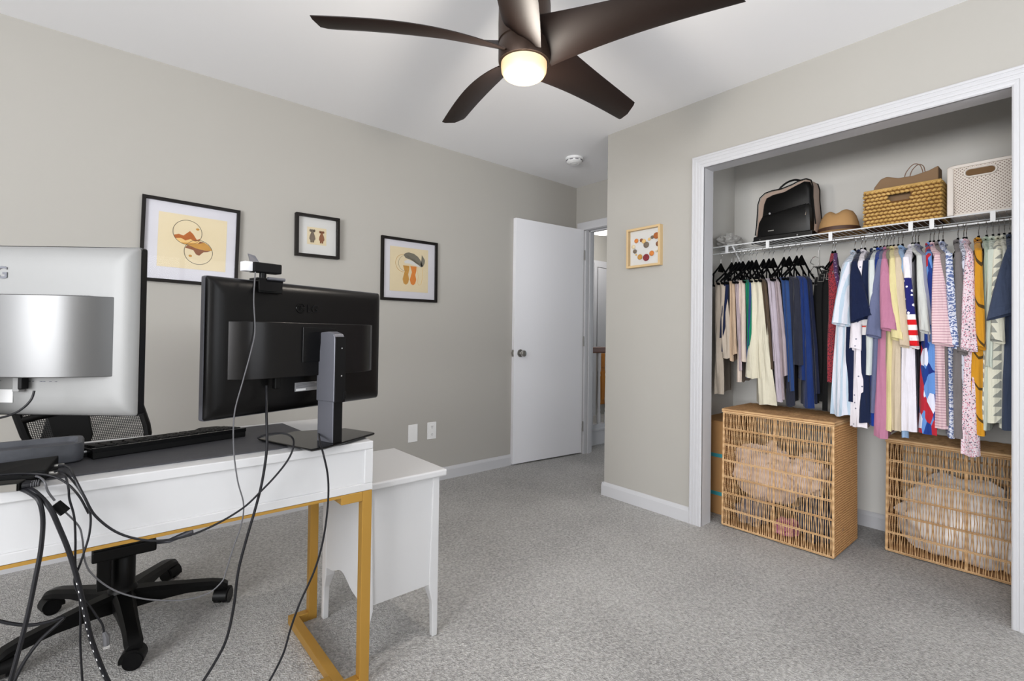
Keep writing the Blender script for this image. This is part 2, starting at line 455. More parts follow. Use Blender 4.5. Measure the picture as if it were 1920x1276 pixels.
SHIRTS = [
  ('shirt', 'white shirt with pale blue stripes beside the red patterned scarf', 'w_stripe_v', 0.79, 0.792, 0.755, (0.825, 0.745, 1.145), (0.84, 0.744, 0.691), 2.8),
  ('polo_shirt', 'plain dark navy shirt with broad sleeve, second from the scarf', 'navy', 0.761, 0.758, 0.73, (0.741, 0.656, 1.17), (0.796, 0.741, 0.767), 2.785),
  ('shirt', 'white shirt with a small scattered print beside the navy shirt', 'w_print', 0.745, 0.728, 0.706, (0.756, 0.706, 1.022), (0.755, 0.682, 0.64), 2.825),
  ('polo_shirt', 'navy shirt with a white and red banded sleeve end', 'navyband', 0.704, 0.706, 0.686, (0.713, 0.659, 1.135), (0.724, 0.672, 0.671), 2.835),
  ('shirt', 'pale mint white shirt left of the royal blue shirt', 'mint', 0.694, 0.684, 0.662, (0.67, 0.641, 1.203), (0.698, 0.661, 0.907), 2.81),
  ('shirt', 'royal blue shirt behind the slate grey blue sleeve', 'royal', 0.679, 0.662, 0.639, None, (0.68, 0.646, 0.661), 2.81),
  ('tee_shirt', 'slate grey blue t-shirt left of the mauve pink one', 'slateblue', 0.663, 0.647, 0.626, (0.682, 0.622, 1.088), (0.672, 0.651, 0.724), 2.8),
  ('tee_shirt', 'mauve pink t-shirt with a wide hemmed sleeve', 'mauvepink', 0.65, 0.633, 0.612, (0.621, 0.557, 1.119), (0.657, 0.601, 0.609), 2.785),
  ('shirt', 'olive green shirt peeking out between the pink and yellow ones', 'olive', 0.637, 0.618, 0.601, None, (0.619, 0.601, 0.66), 2.82),
  ('tee_shirt', 'pale yellow t-shirt hanging right of the mauve pink one', 'yellow', 0.624, 0.603, 0.581, (0.583, 0.538, 1.075), (0.613, 0.589, 0.651), 2.8),
  ('tee_shirt', 'beige t-shirt between the yellow one and the starred one', 'beige', 0.606, 0.583, 0.559, (0.557, 0.503, 1.041), (0.593, 0.553, 0.645), 2.815),
  ('shirt', 'light blue shirt behind the white shirt with the starred sleeve', 'lightblue', 0.589, 0.563, 0.545, None, (0.553, 0.526, 0.621), 2.84),
  ('shirt', 'white shirt with a star and stripe flag sleeve', 'white', 0.55, 0.555, 0.525, (0.517, 0.48, 1.042), (0.551, 0.493, 0.656), 2.8),
  ('tee_shirt', 'pale sage white t-shirt right of the starred sleeve', 'sagewhite', 0.539, 0.499, 0.48, (0.483, 0.444, 1.11), (0.485, 0.467, 1.067), 2.81),
  ('tee_shirt', 'cool grey t-shirt beside the pale sage white one', 'coolgrey', 0.527, 0.482, 0.465, (0.457, 0.431, 1.134), (0.459, 0.445, 1.068), 2.83),
  ('shirt', 'blue shirt with bold red and white geometric shapes', 'geo', 0.483, 0.469, 0.45, (0.441, 0.419, 1.153), (0.491, 0.425, 0.651), 2.82),
  ('tee_shirt', 'pink and white finely striped t-shirt with a folded sleeve', 'pinkstripe', 0.469, 0.443, 0.413, (0.437, 0.363, 1.056), (0.432, 0.389, 0.682), 2.785),
  ('shirt', 'taupe shirt behind the pink striped t-shirt', 'taupe2', 0.452, 0.417, 0.402, (0.399, 0.375, 1.069), (0.394, 0.38, 0.695), 2.83),
  ('shirt', 'white shirt with a blue leaf pattern down its sleeve', 'bluepat', 0.436, 0.399, 0.381, (0.379, 0.347, 1.046), (0.389, 0.366, 0.654), 2.8),
  ('shirt', 'plain warm grey shirt right of the blue leaf pattern', 'greywarm', 0.383, 0.368, 0.351, (0.356, 0.321, 1.02), (0.375, 0.339, 0.651), 2.81),
  ('blouse', 'white blouse with grey leopard spots below the pink floral sleeve', 'leopard', 0.363, 0.349, 0.335, None, (0.366, 0.322, 0.671), 2.8),
  ('blouse', 'pink floral print blouse hanging lowest of all the clothes', 'floral', 0.354, 0.332, 0.313, (0.344, 0.289, 1.036), (0.347, 0.285, 0.583), 2.79),
  ('shirt', 'mustard yellow shirt with dark diagonal stripes', 'mustard', 0.313, 0.305, 0.284, (0.297, 0.265, 1.044), (0.324, 0.272, 0.678), 2.8),
  ('shirt', 'soft sage green shirt right of the mustard one', 'sage', 0.286, 0.275, 0.26, None, (0.289, 0.266, 0.697), 2.83),
  ('shirt', 'pale mint green shirt left of the cream triangle print', 'mint2', 0.266, 0.261, 0.248, (0.27, 0.248, 0.961), (0.279, 0.263, 0.699), 2.82),
  ('shirt', 'cream shirt printed with columns of grey triangles', 'triangle', 0.247, 0.25, 0.223, (0.252, 0.209, 1.072), (0.289, 0.222, 0.733), 2.8),
  ('shirt', 'off-white shirt half hidden behind the dark slate sleeve', 'offwhite', 0.23, 0.221, 0.207, None, (0.231, 0.212, 0.72), 2.84),
  ('tee_shirt', 'dark slate t-shirt with wide sleeve beside the white casing', 'darkslate', 0.213, 0.208, 0.184, (0.264, 0.161, 1.177), (0.222, 0.162, 0.708), 2.78),
]
C_WEBCAM = [(0.324, 1.43, 1.23), (0.317, 1.41, 1.157), (0.319, 1.4, 1.074), (0.307, 1.385, 1.019), (0.29, 1.385, 0.945), (0.273, 1.385, 0.866), (0.273, 1.385, 0.779), (0.283, 1.385, 0.698), (0.298, 1.385, 0.634), (0.293, 1.385, 0.582), (0.277, 1.385, 0.532), (0.262, 1.385, 0.477), (0.253, 1.385, 0.454), (0.224, 1.385, 0.435), (0.175, 1.385, 0.436), (0.114, 1.385, 0.457), (0.07, 1.385, 0.482), (0.037, 1.385, 0.51), (0.008, 1.385, 0.548), (-0.004, 1.385, 0.58), (-0.009, 1.385, 0.627), (-0.016, 1.385, 0.657), (-0.041, 1.385, 0.696)]
C_WEBCAM2 = [(-0.054, 1.39, 0.716), (-0.065, 1.39, 0.738), (-0.07, 1.39, 0.758), (-0.08, 1.43, 0.76), (-0.088, 1.45, 0.759)]
C_POWER = [(0.357, 1.43, 0.928), (0.358, 1.43, 0.888), (0.351, 1.4, 0.85), (0.347, 1.375, 0.771), (0.338, 1.375, 0.69), (0.324, 1.375, 0.625), (0.304, 1.375, 0.549), (0.287, 1.375, 0.473), (0.278, 1.375, 0.384), (0.263, 1.375, 0.311), (0.237, 1.375, 0.262), (0.21, 1.375, 0.224)]
C_LOOP = [(0.339, 1.44, 0.786), (0.362, 1.44, 0.794), (0.4, 1.43, 0.794), (0.42, 1.41, 0.783), (0.411, 1.37, 0.766), (0.398, 1.37, 0.734), (0.37, 1.37, 0.699), (0.335, 1.37, 0.665), (0.293, 1.37, 0.63), (0.23, 1.37, 0.602), (0.171, 1.37, 0.59), (0.11, 1.37, 0.597), (0.053, 1.37, 0.627), (0.012, 1.37, 0.674), (-0.008, 1.37, 0.721), (-0.024, 1.39, 0.758), (-0.031, 1.43, 0.768), (-0.041, 1.46, 0.771), (-0.052, 1.47, 0.772)]
C_BASE = [(0.521, 1.5, 0.778), (0.491, 1.4, 0.767), (0.476, 1.33, 0.747), (0.488, 1.33, 0.695), (0.492, 1.33, 0.644), (0.489, 1.33, 0.58), (0.478, 1.33, 0.504), (0.457, 1.33, 0.436), (0.423, 1.33, 0.367), (0.401, 1.33, 0.308), (0.383, 1.33, 0.248), (0.347, 1.33, 0.187)]
C_THICK = [(-0.1, 1.42, 0.743), (-0.084, 1.39, 0.74), (-0.061, 1.37, 0.71), (-0.045, 1.37, 0.663), (-0.029, 1.37, 0.609), (-0.014, 1.37, 0.544), (-0.001, 1.37, 0.473), (0.01, 1.37, 0.413), (0.032, 1.37, 0.334), (0.051, 1.37, 0.282)]
C_BRAID = [(-0.108, 1.42, 0.744), (-0.09, 1.39, 0.738), (-0.076, 1.37, 0.724), (-0.07, 1.37, 0.685), (-0.072, 1.37, 0.627), (-0.079, 1.37, 0.57), (-0.088, 1.37, 0.504), (-0.099, 1.37, 0.44), (-0.113, 1.37, 0.368)]
C_FLOOR = [(-0.15, 1.45, 0.482), (-0.119, 1.45, 0.46), (-0.087, 1.45, 0.445), (-0.054, 1.45, 0.442), (-0.037, 1.45, 0.443), (-0.049, 1.45, 0.43), (-0.074, 1.45, 0.407), (-0.097, 1.45, 0.372), (-0.116, 1.45, 0.325)]
C_THIN = [(-0.049, 1.45, 0.759), (-0.039, 1.4, 0.762), (-0.033, 1.38, 0.74), (-0.031, 1.38, 0.717), (-0.023, 1.38, 0.679), (-0.02, 1.38, 0.631), (-0.019, 1.38, 0.575), (-0.013, 1.38, 0.529), (-0.009, 1.38, 0.471), (-0.008, 1.38, 0.404), (-0.002, 1.38, 0.312)]
C_USBC = [(-0.058, 1.46, 0.761), (-0.044, 1.43, 0.767), (-0.024, 1.39, 0.747), (-0.006, 1.375, 0.713), (0.003, 1.375, 0.678), (0.002, 1.375, 0.638), (-0.006, 1.375, 0.601), (-0.013, 1.375, 0.573), (-0.02, 1.375, 0.549), (-0.014, 1.375, 0.52), (0.003, 1.375, 0.49), (0.018, 1.375, 0.458), (0.027, 1.375, 0.438), (0.03, 1.375, 0.421)]
C_SILVER = [(-0.087, 1.36, 0.949), (-0.091, 1.36, 0.932), (-0.102, 1.36, 0.916), (-0.119, 1.36, 0.904), (-0.148, 1.36, 0.896)]
C_OVER = [(-0.154, 1.44, 0.773), (-0.124, 1.44, 0.772), (-0.092, 1.44, 0.767), (-0.062, 1.42, 0.762), (-0.037, 1.4, 0.747), (-0.016, 1.385, 0.719), (-0.0, 1.385, 0.679)]
# ================================================================== THE SETTING
struct('floor', MB().box((-3.4, -1.9, -.08), (6.6, 5.2, 0)), 'carpet')
struct('ceiling', MB().box((-3.4, -1.9, H), (6.6, 5.2, H + .1)), 'ceiling')
struct('wall_left', MB().box((-3.3, YL, 0), (XB + .11, YL + .1, H)), 'wall')
# closet front wall around its opening
w = MB(); w.box((XC, 1.43, 0), (XC + .1, YJ, H)); w.box((XC, .16, 2.06), (XC + .1, 1.43, H)); w.box((XC, -1.8, 0), (XC + .1, .16, H))
struct('wall_right', w, 'wall')
w = MB(); w.box((XC + .1, 2.02, 0), (XB, YJ, H)); struct('wall_jog', w, 'wall')
w = MB(); w.box((XB, YJ, 0), (XB + .11, 2.16, H)); w.box((XB, 2.16, 2.045), (XB + .11, 2.965, H)); w.box((XB, 2.965, 0), (XB + .11, YL, H))
struct('wall_back', w, 'wall')
struct('wall_closet_back', MB().box((XB + .012, -.3, 0), (XB + .11, 2.02, H)), 'wall_lightened')
struct('wall_closet_left', MB().box((XC + .1, 1.595, 0), (XB + .012, 1.66, H)), 'wall_lightened')
struct('wall_closet_right', MB().box((XC + .1, -.3, 0), (XB + .012, -.2, H)), 'wall_lightened')
# walls behind the camera, with unseen windows added for even light
w = MB(); w.box((-3.3, -1.8, 0), (-3.2, -1.4, H)); w.box((-3.3, .75, 0), (-3.2, YL, H)); w.box((-3.3, -1.4, 0), (-3.2, .75, .7)); w.box((-3.3, -1.4, 2.2), (-3.2, .75, H))
struct('wall_rear', w, 'wall')
w = MB(); w.box((-3.3, -1.7, 0), (.2, -1.6, H)); w.box((2.2, -1.7, 0), (XC, -1.6, H)); w.box((.2, -1.7, 0), (2.2, -1.6, .7)); w.box((.2, -1.7, 2.2), (2.2, -1.6, H))
struct('wall_near', w, 'wall')
def window_frame(name, axis, fixed, a, b):
    m = MB(); n = 3
    def bx(u0, u1, z0, z1):
        if axis == 'x': m.box((u0, fixed, z0), (u1, fixed + .05, z1))
        else: m.box((fixed, u0, z0), (fixed + .05, u1, z1))
    bx(a, b, .7, .75); bx(a, b, 2.15, 2.2); bx(a, b, 1.42, 1.46)
    for i in range(n + 1):
        u = a + (b - a - .05) * i / n; bx(u, u + .05, .75, 2.15)
    return struct(name, m, 'trim')
window_frame('unseen_window_1', 'y', -3.26, -1.4, .75)
window_frame('unseen_window_2', 'x', -1.66, .2, 2.2)

# baseboards with a rounded top edge
def baseboard(name, p0, p1, nrm, h=.088, t=.014):
    p0 = Vector(p0); p1 = Vector(p1); n = Vector(nrm); d = (p1 - p0)
    prof = [(0, 0), (t, 0), (t, h - .022), (t * .8, h - .012), (t * .5, h - .004), (t * .2, h), (0, h)]
    return struct(name, MB().prism([p0 + n * u + Vector((0, 0, z)) for u, z in prof], d), 'trim')
baseboard('baseboard_left', (-3.2, YL, 0), (XB, YL, 0), (0, -1, 0))
baseboard('baseboard_right', (XC, 1.483, 0), (XC, YJ, 0), (-1, 0, 0))
baseboard('baseboard_jog', (XC - .014, YJ, 0), (XB, YJ, 0), (0, 1, 0))
baseboard('baseboard_closet', (XB + .012, -.2, 0), (XB + .012, 1.595, 0), (-1, 0, 0))
baseboard('baseboard_near', (XC, -1.6, 0), (XC, .107, 0), (-1, 0, 0))
baseboard('baseboard_closet_left', (XC + .1, 1.595, 0), (XB + .012, 1.595, 0), (0, -1, 0))

# fluted casing of the closet opening; profile across its width (w, thickness)
CW = .071
FL = [(0, 0), (0, .014), (.004, .017), (.012, .017), (.014, .0145), (.018, .0145), (.020, .017), (.030, .0172), (.032, .015), (.037, .015), (.039, .017), (.049, .0165), (.051, .014), (.055, .014), (.057, .0155), (.066, .0145), (CW, .011), (CW, 0)]
def casing_v(y_out, sgn, z1):       # vertical leg, mitred at the top (outer edge taller)
    lo = [Vector((XC - t, y_out + sgn * u, 0)) for u, t in FL]
    hi = [Vector((XC - t, y_out + sgn * u, z1 - u)) for u, t in FL]
    return MB().loft([lo, hi])
struct('trim_1', casing_v(1.483, -1, 2.112), 'trim')
struct('trim_2', casing_v(.107, 1, 2.112), 'trim')
a = [Vector((XC - t, 1.483 - u, 2.112 - u)) for u, t in FL]; b = [Vector((XC - t, .107 + u, 2.112 - u)) for u, t in FL]
struct('trim_3', MB().loft([a, b]), 'trim')
j = MB(); j.box((XC - .004, 1.412, 0), (XC + .1, 1.43, 2.041)); j.box((XC - .004, .16, 0), (XC + .1, .178, 2.041)); j.box((XC - .004, .16, 2.041), (XC + .1, 1.43, 2.06))
struct('trim_4', j, 'trim')
# bedroom doorway casing and jambs
d = MB()
d.box((XB - .016, 2.965, 0), (XB, 3.035, 2.045)); d.box((XB - .02, 2.975, 0), (XB - .016, 3.035, 2.045))
struct('trim_5', d, 'trim', bevel=.003)
struct('trim_6', MB().box((XB - .018, 2.09 + .03, 2.03), (XB, 3.042, 2.102)), 'trim', bevel=.004)
d = MB(); d.box((XB, 2.945, 0), (XB + .11, 2.965, 2.045)); d.box((XB, 2.16, 0), (XB + .11, 2.18, 2.045)); d.box((XB, 2.16, 2.027), (XB + .11, 2.965, 2.045))
d.box((XB + .045, 2.935, 0), (XB + .08, 2.945, 2.027)); d.box((XB + .045, 2.18, 2.017), (XB + .08, 2.945, 2.027))
struct('trim_7', d, 'trim')

# open bedroom door, hinged at the doorway, swung back towards the left wall
HX, HY = XB - .012, 2.962
dv = Vector((2.672 - HX, 3.030 - HY, 0)); dl = .762; du = dv.normalized(); dn = Vector((du.y, -du.x, 0))
if dn.y > 0: dn = -dn
def dp(u, n, z): return Vector((HX, HY, z)) + du * u + dn * n
def dbox(u0, u1, n0, n1, z0, z1):
    return MB().loft([[dp(u0, n0, z), dp(u1, n0, z), dp(u1, n1, z), dp(u0, n1, z)] for z in (z0, z1)])
door = struct('door_1', dbox(0, dl, -.035, 0, .012, 2.032), 'door', bevel=.0015)
kz = .918; ku = dl - .062
m = MB()
def knob(side):
    base = dp(ku, 0 if side > 0 else -.035, kz); ax = dn * side
    rings = []
    t1 = du; t2 = Vector((0, 0, 1))
    for h, r in ((0, .031), (.003, .033), (.008, .031), (.010, .014), (.028, .013), (.032, .021), (.038, .026), (.050, .027), (.058, .024), (.061, .016), (.061, .003)):
        rings.append([base + ax * h + (t1 * cos(2*pi*k/24) + t2 * sin(2*pi*k/24)) * r for k in range(24)])
    return MB().loft(rings)
part('door_knob', knob(1), 'steel', door, smooth=True)
part('door_knob', knob(-1), 'steel', door, smooth=True)
m = MB(); c0 = dp(dl, -.0175, kz)
m.loft([[c0 + dn * a_ + Vector((0, 0, b_)) + du * e for a_, b_ in ((-.012, -.028), (.012, -.028), (.012, .028), (-.012, .028))] for e in (0, .002)])
m.loft([[c0 + dn * a_ + Vector((0, 0, b_)) + du * e for a_, b_ in ((-.007, -.01), (.007, -.01), (.007, .01), (-.007, .01))] for e in (0, .009)])
part('latch', m, 'steel', door)
for hz in (.25, 1.02, 1.8):
    part('hinge', MB().cyl(dp(-.004, .006, hz - .045), dp(-.004, .006, hz + .045), .006, 10), 'steel', door)

# ---- hallway seen through the doorway
struct('wall_hall_far', MB().box((XB + .11, 4.3, 0), (6.6, 4.4, H)).box((XB + .11, 3.17, 0), (3.62, 4.3, H)), 'wall')
struct('wall_hall_end', MB().box((6.5, 2.0, 0), (6.6, 4.3, H)).box((XB + .11, .4, 0), (6.5, .5, H)), 'wall')
struct('trim_8', MB().box((5.075, 4.282, 0), (5.165, 4.3, 2.085)).box((5.165, 4.282, 2.0), (6.0, 4.3, 2.085)).box((5.10, 4.276, 0), (5.13, 4.282, 2.05)), 'trim')
d2 = struct('door_2', MB().box((5.175, 4.27, .86), (5.98, 4.296, 1.99)), 'trim', bevel=.004)
d3 = struct('door_3', MB().box((5.21, 4.25, .14), (5.42, 4.29, .83)), 'amber', bevel=.01)
part('panel', MB().box((5.235, 4.242, .2), (5.40, 4.25, .58)).box((5.235, 4.242, .64), (5.40, 4.25, .79)), 'amber', d3, bevel=.006)
struct('trim_9', MB().box((3.62, 3.11, 0), (5.6, 3.17, .14)).box((3.62, 3.095, .14), (5.6, 3.185, .16)), 'trim', bevel=.002)
rail = thing('stair_railing', 'white balustrade with brown wooden handrail glimpsed through the bedroom doorway', 'railing', (4.5, 3.14, .16))
part('handrail', MB().box((3.64, 3.11, .90), (5.6, 3.17, .96)), 'oak', rail, bevel=.012)
part('bottom_rail', MB().box((3.64, 3.12, .16), (5.6, 3.16, .2)), 'trim', rail)
bprof = [(.018, .2), (.018, .3), (.013, .31), (.017, .33), (.012, .36), (.016, .42), (.012, .62), (.011, .66), (.015, .68), (.011, .7), (.017, .73), (.017, .9)]
for i in range(14):
    part('baluster', MB().lathe([(r, z) for r, z in bprof], (3.72 + i * .115, 3.14, 0), 12), 'trim', rail, smooth=True)
hl = thing('hall_ceiling_light', 'white round flush light on the hallway ceiling beyond the door', 'ceiling light', (4.95, 4.02, H - .075))
part('diffuser', MB().lathe([(.004, H - .075), (.08, H - .07), (.15, H - .05), (.165, H - .02), (.165, H - .012)], (4.95, 4.02, 0)), 'lamp_white', hl, smooth=True)
part('mounting_ring', MB().lathe([(.172, H - .02), (.175, H - .0), (.05, H - .0)], (4.95, 4.02, 0)), 'trim', hl, smooth=True)
pl = bpy.data.lights.new('hall_bulb', 'POINT'); pl.energy = 12; pl.color = (1, .97, .93); pl.shadow_soft_size = .15
po = bpy.data.objects.new('hall_bulb', pl); COL.objects.link(po); po.location = (4.95, 3.6, 2.15)

# ================================================================== CEILING FAN
FX, FY = 1.104, 1.247
fan = thing('ceiling_fan', 'dark bronze five-blade ceiling fan with a lit round light', 'ceiling fan', (FX, FY, 1.945))
part('motor_housing', MB().lathe([(.079, 2.0), (.087, 2.002), (.0885, 2.01), (.0885, 2.062), (.086, 2.066), (.086, 2.07), (.089, 2.073), (.090, 2.13), (.089, 2.20), (.085, 2.235), (.074, 2.262), (.055, 2.28), (.028, 2.288)], (FX, FY, 0), 48), 'fan', fan, smooth=True)
part('downrod', MB().lathe([(.014, 2.285), (.014, 2.40)], (FX, FY, 0), 16), 'fan', fan, smooth=True)
part('canopy', MB().lathe([(.02, 2.385), (.05, 2.392), (.066, 2.41), (.07, H), (.01, H)], (FX, FY, 0), 32), 'fan', fan, smooth=True)
part('light_glass', MB().lathe([(.003, 1.945), (.03, 1.946), (.055, 1.951), (.070, 1.960), (.077, 1.972), (.0785, 1.985), (.0785, 2.004)], (FX, FY, 0), 48), 'lamp', fan, smooth=True)
def blade(th, tilt=radians(-16)):
    d = Vector((cos(th), sin(th), 0)); t = Vector((-sin(th), cos(th), 0))
    m = MB(); rings = []
    N = 18
    for i in range(N + 1):
        s = i / N; r = .075 + (.665 - .075) * s
        w = (.165 - .06 * s ** .8) * .5; rt = radians(-22) * (1 - s) ** 3 + tilt
        wv = t * cos(rt) + Vector((0, 0, 1)) * sin(rt); nn = d.cross(wv)
        c = Vector((FX, FY, 2.06)) + d * r + t * (.008 * sin(pi * s)) + Vector((0, 0, .012 * sin(pi * s * .9)))
        th_ = .0045 if s < .97 else .003
        lead = .012 * (s > .985)
        ring = []
        for u, v in ((-1, -.3), (-.8, -1), (0, -1.15), (.8, -1), (1, -.3), (1, .3), (.8, 1), (0, 1.15), (-.8, 1), (-1, .3)):
            ring.append(c + wv * (w * u) + nn * (th_ * v) + nn * (.012 * (1 - u * u)) * -1 + d * (.02 * u * (s ** 6)))
        rings.append(ring)
    return m.loft(rings)
for k in range(5):
    part('fan_blade', blade(2.606 - k * 2 * pi / 5), 'blade', fan, smooth=True)
part('screw', MB().lathe([(.0035, 0), (.0035, .003)], (FX - .058, FY - .068, 2.063), 8), 'chrome', fan)
pl = bpy.data.lights.new('fan_bulb', 'POINT'); pl.energy = 15; pl.color = (1, .92, .82); pl.shadow_soft_size = .07
po = bpy.data.objects.new('fan_bulb', pl); COL.objects.link(po); po.location = (FX, FY, 1.86)

# smoke detector
SX, SY = 2.80, 2.56
sd = thing('smoke_detector', 'round white smoke detector on the ceiling near the door', 'smoke detector', (SX, SY, H - .045))
part('base', MB().lathe([(.068, H), (.070, H - .016), (.064, H - .02)], (SX, SY, 0), 40), 'white_plastic', sd, smooth=True)
part('cover', MB().lathe([(.060, H - .018), (.062, H - .03), (.056, H - .038), (.034, H - .045), (.03, H - .043), (.022, H - .043), (.018, H - .046), (.003, H - .046)], (SX, SY, 0), 40), 'white_plastic', sd, smooth=True)
m = MB()
for k in range(9):
    a_ = 2 * pi * k / 9; m.box((SX + .062 * cos(a_) - .003, SY + .062 * sin(a_) - .012, H - .026), (SX + .062 * cos(a_) + .003, SY + .062 * sin(a_) + .012, H - .021), rz=a_, piv=(SX + .062 * cos(a_), SY + .062 * sin(a_), 0))
part('vent_slots', m, 'grey_cloth', sd)

# ================================================================== WALL PLATES
def plate(x0, x1, z0, z1, label, outlet):
    t = thing('wall_outlet' if outlet else 'blank_wall_plate', label, 'outlet' if outlet else 'wall plate', ((x0+x1)/2, YL, z0))
    part('cover_plate', MB().box((x0, YL - .006, z0), (x1, YL, z1)), 'white_plastic', t, bevel=.003)
    cx = (x0 + x1) / 2; zc = (z0 + z1) / 2
    if outlet:
        for s in (-1, 1):
            part('socket', MB().box((cx - .016, YL - .008, zc + s * .027 - .016), (cx + .016, YL - .005, zc + s * .027 + .016)), 'white_plastic', t, bevel=.002)
            q = MB()
            for dx in (-.006, .006): q.box((cx + dx - .001, YL - .0085, zc + s * .027 - .002), (cx + dx + .001, YL - .0078, zc + s * .027 + .007))
            q.box((cx - .002, YL - .0085, zc + s * .027 - .010), (cx + .002, YL - .0078, zc + s * .027 - .006))
            part('slot', q, 'dark_slot', t)
    else:
        for s in (-1, 1): part('screw', MB().cyl((cx, YL - .0075, zc + s * .045), (cx, YL - .005, zc + s * .045), .0025, 8), 'white_plastic', t)
plate(1.683, 1.757, .307, .430, 'blank white cover plate on the wall, left of the outlet', False)
plate(1.836, 1.910, .309, .431, 'white duplex power outlet low on the left wall', True)

# ================================================================== PICTURES
def rot2(u, v, a): return u * cos(a) - v * sin(a), u * sin(a) + v * cos(a)
def picture(name, label, O, ux, nrm, w, h, fw, depth, mat_in, roll, frame_mat, inset=.006, glass=True):
    """O centre on the wall, ux along the wall, nrm away from it."""
    O = Vector(O); ux = Vector(ux); n = Vector(nrm); uz = Vector((0, 0, 1))
    def P(u, v, d):
        a_, b_ = rot2(u, v, roll); return O + ux * a_ + uz * b_ + n * d
    t = thing(name, label, 'picture', tuple(O - uz * h / 2), 0, 'pictures on the walls')
    m = MB(); W, Hh = w / 2, h / 2
    co = [(-W, -Hh), (W, -Hh), (W, Hh), (-W, Hh)]; ci = [(-W+fw, -Hh+fw), (W-fw, -Hh+fw), (W-fw, Hh-fw), (-W+fw, Hh-fw)]
    for i in range(4):
        k = (i + 1) % 4
        m.loft([[P(*co[i], 0), P(*co[i], depth), P(*ci[i], depth), P(*ci[i], 0)], [P(*co[k], 0), P(*co[k], depth), P(*ci[k], depth), P(*ci[k], 0)]])
    part('frame', m, frame_mat, t, bevel=.001)
    def quad(u0, u1, v0, v1, d, th=.001):
        return MB().prism([P(u0, v0, d), P(u1, v0, d), P(u1, v1, d), P(u0, v1, d)], n * th)
    part('mat_board', quad(-W+fw, W-fw, -Hh+fw, Hh-fw, inset), mat_in, t)
    if glass: part('glass', quad(-W+fw, W-fw, -Hh+fw, Hh-fw, depth - .004, .001), 'glass', t)
    def shape(nm, poly, d, mat, parent=t, th=.0006):
        return part(nm, MB().prism([P(u, v, d) for u, v in poly], n * th), mat, parent)
    def line(nm, pts, d, mat, r=.001, cyc=False, parent=t):
        return part(nm, MB().tube([P(u, v, d) for u, v in pts], r, 5, cyc), mat, parent)
    return t, quad, shape, line
def circ(cx, cy, rx, ry=None, n=40, a0=0, a1=2*pi):
    ry = ry or rx; return [(cx + rx * cos(a0 + (a1-a0)*i/n), cy + ry * sin(a0 + (a1-a0)*i/n)) for i in range(n + (0 if a1 - a0 >= 2*pi - .01 else 1))]

# large framed print with two circles
t, quad, shape, line = picture('framed_print', 'large black-framed print of two circles with rust and brown hills', (.388, YL, 1.529), (1, 0, 0), (0, -1, 0), .437, .430, .016, .022, 'matboard', radians(-1.0), 'frame_black')
pp = part('art_paper', quad(-.148, .158, -.135, .145, .0072), 'paper', t)
A = [(-.083, .036), (-.065, .046), (-.045, .040), (-.03, .044), (-.012, .066), (.002, .052), (.018, .026), (.035, .020)]
c1 = (-.022, .055); r1 = .064
def cpt(c, r, a): return (c[0] + r * cos(a), c[1] + r * sin(a))
line('circle_outline', circ(*c1, r1), 0.0086, 'ink', .0013, True)
line('circle_outline', circ(.030, -.043, .064), 0.0086, 'ink', .0013, True)
arc1 = [cpt(c1, r1, radians(a_)) for a_ in range(-22, -164, -8)]
shape('hill_band', [(-.082, .034), (-.06, .042), (-.04, .036), (-.012, .064), (.003, .050), (.020, .022), (.038, .031)] + arc1, .0080, 'art_rust')
shape('hill_band', [(-.074, .018), (-.05, .022), (-.03, .012), (-.008, .022), (.012, .012), (.035, .020), (.030, .006), (.012, -.002), (-.008, -.008), (-.035, -.008), (-.058, .001)], .0086, 'art_sand')
shape('hill_band', [(-.055, -.002), (-.03, .0), (-.008, .002), (.01, .004), (.03, .002), (.055, .012), (.076, -.002), (.092, -.026), (.06, -.03), (.02, -.024), (-.024, -.008)], .0089, 'art_ochre')
arc2 = [cpt((.030, -.043), .064, radians(a_)) for a_ in range(20, 165, 8)]
shape('hill_band', [(-.030, -.026), (-.012, -.030), (.006, -.034), (.020, -.056), (.034, -.060), (.052, -.040), (.070, -.036), (.091, -.024)] + [cpt((.030, -.043), .060, radians(a_)) for a_ in (30, 50, 70, 95, 120, 145)], .0084, 'art_brown')
shape('sun_dot', circ(.022, .078, .008, .006, 16), .0080, 'art_ochre')
shape('sun_dot', circ(-.006, -.066, .008, .006, 16), .0080, 'art_ochre')

# small shadow box with two pebble figures
t, quad, shape, line = picture('shadow_box_frame', 'small deep black-framed picture of two little pebble figures', (1.034, YL, 1.655), (1, 0, 0), (0, -1, 0), .262, .256, .016, .036, 'paper_white', radians(.6), 'frame_black', inset=.008)
part('art_paper', quad(-.06, .055, -.05, .055, .0092), 'paper', t)
for cx, s, mt in ((-.03, 1.05, 'pebble_g'), (.026, .95, 'art_brown')):
    body = [(cx - .014*s, .002), (cx - .006*s, .022*s), (cx + .006*s, .022*s), (cx + .014*s, .0), (cx + .017*s, -.016), (cx + .010*s, -.026), (cx + .009*s, -.038), (cx + .001, -.038), (cx + .001, -.028), (cx - .002, -.028), (cx - .002, -.038), (cx - .011*s, -.038), (cx - .011*s, -.026), (cx - .017*s, -.016)]
    shape('pebble_body', body, .0102, mt, th=.003)
    shape('pebble_head', circ(cx, .030*s, .0105*s, .009*s, 14) , .0102, mt, th=.003)
    for sx in (-1, 1): shape('pebble_ear', circ(cx + sx * .011*s, .032*s, .0055*s, .008*s, 10), .0102, mt, th=.003)

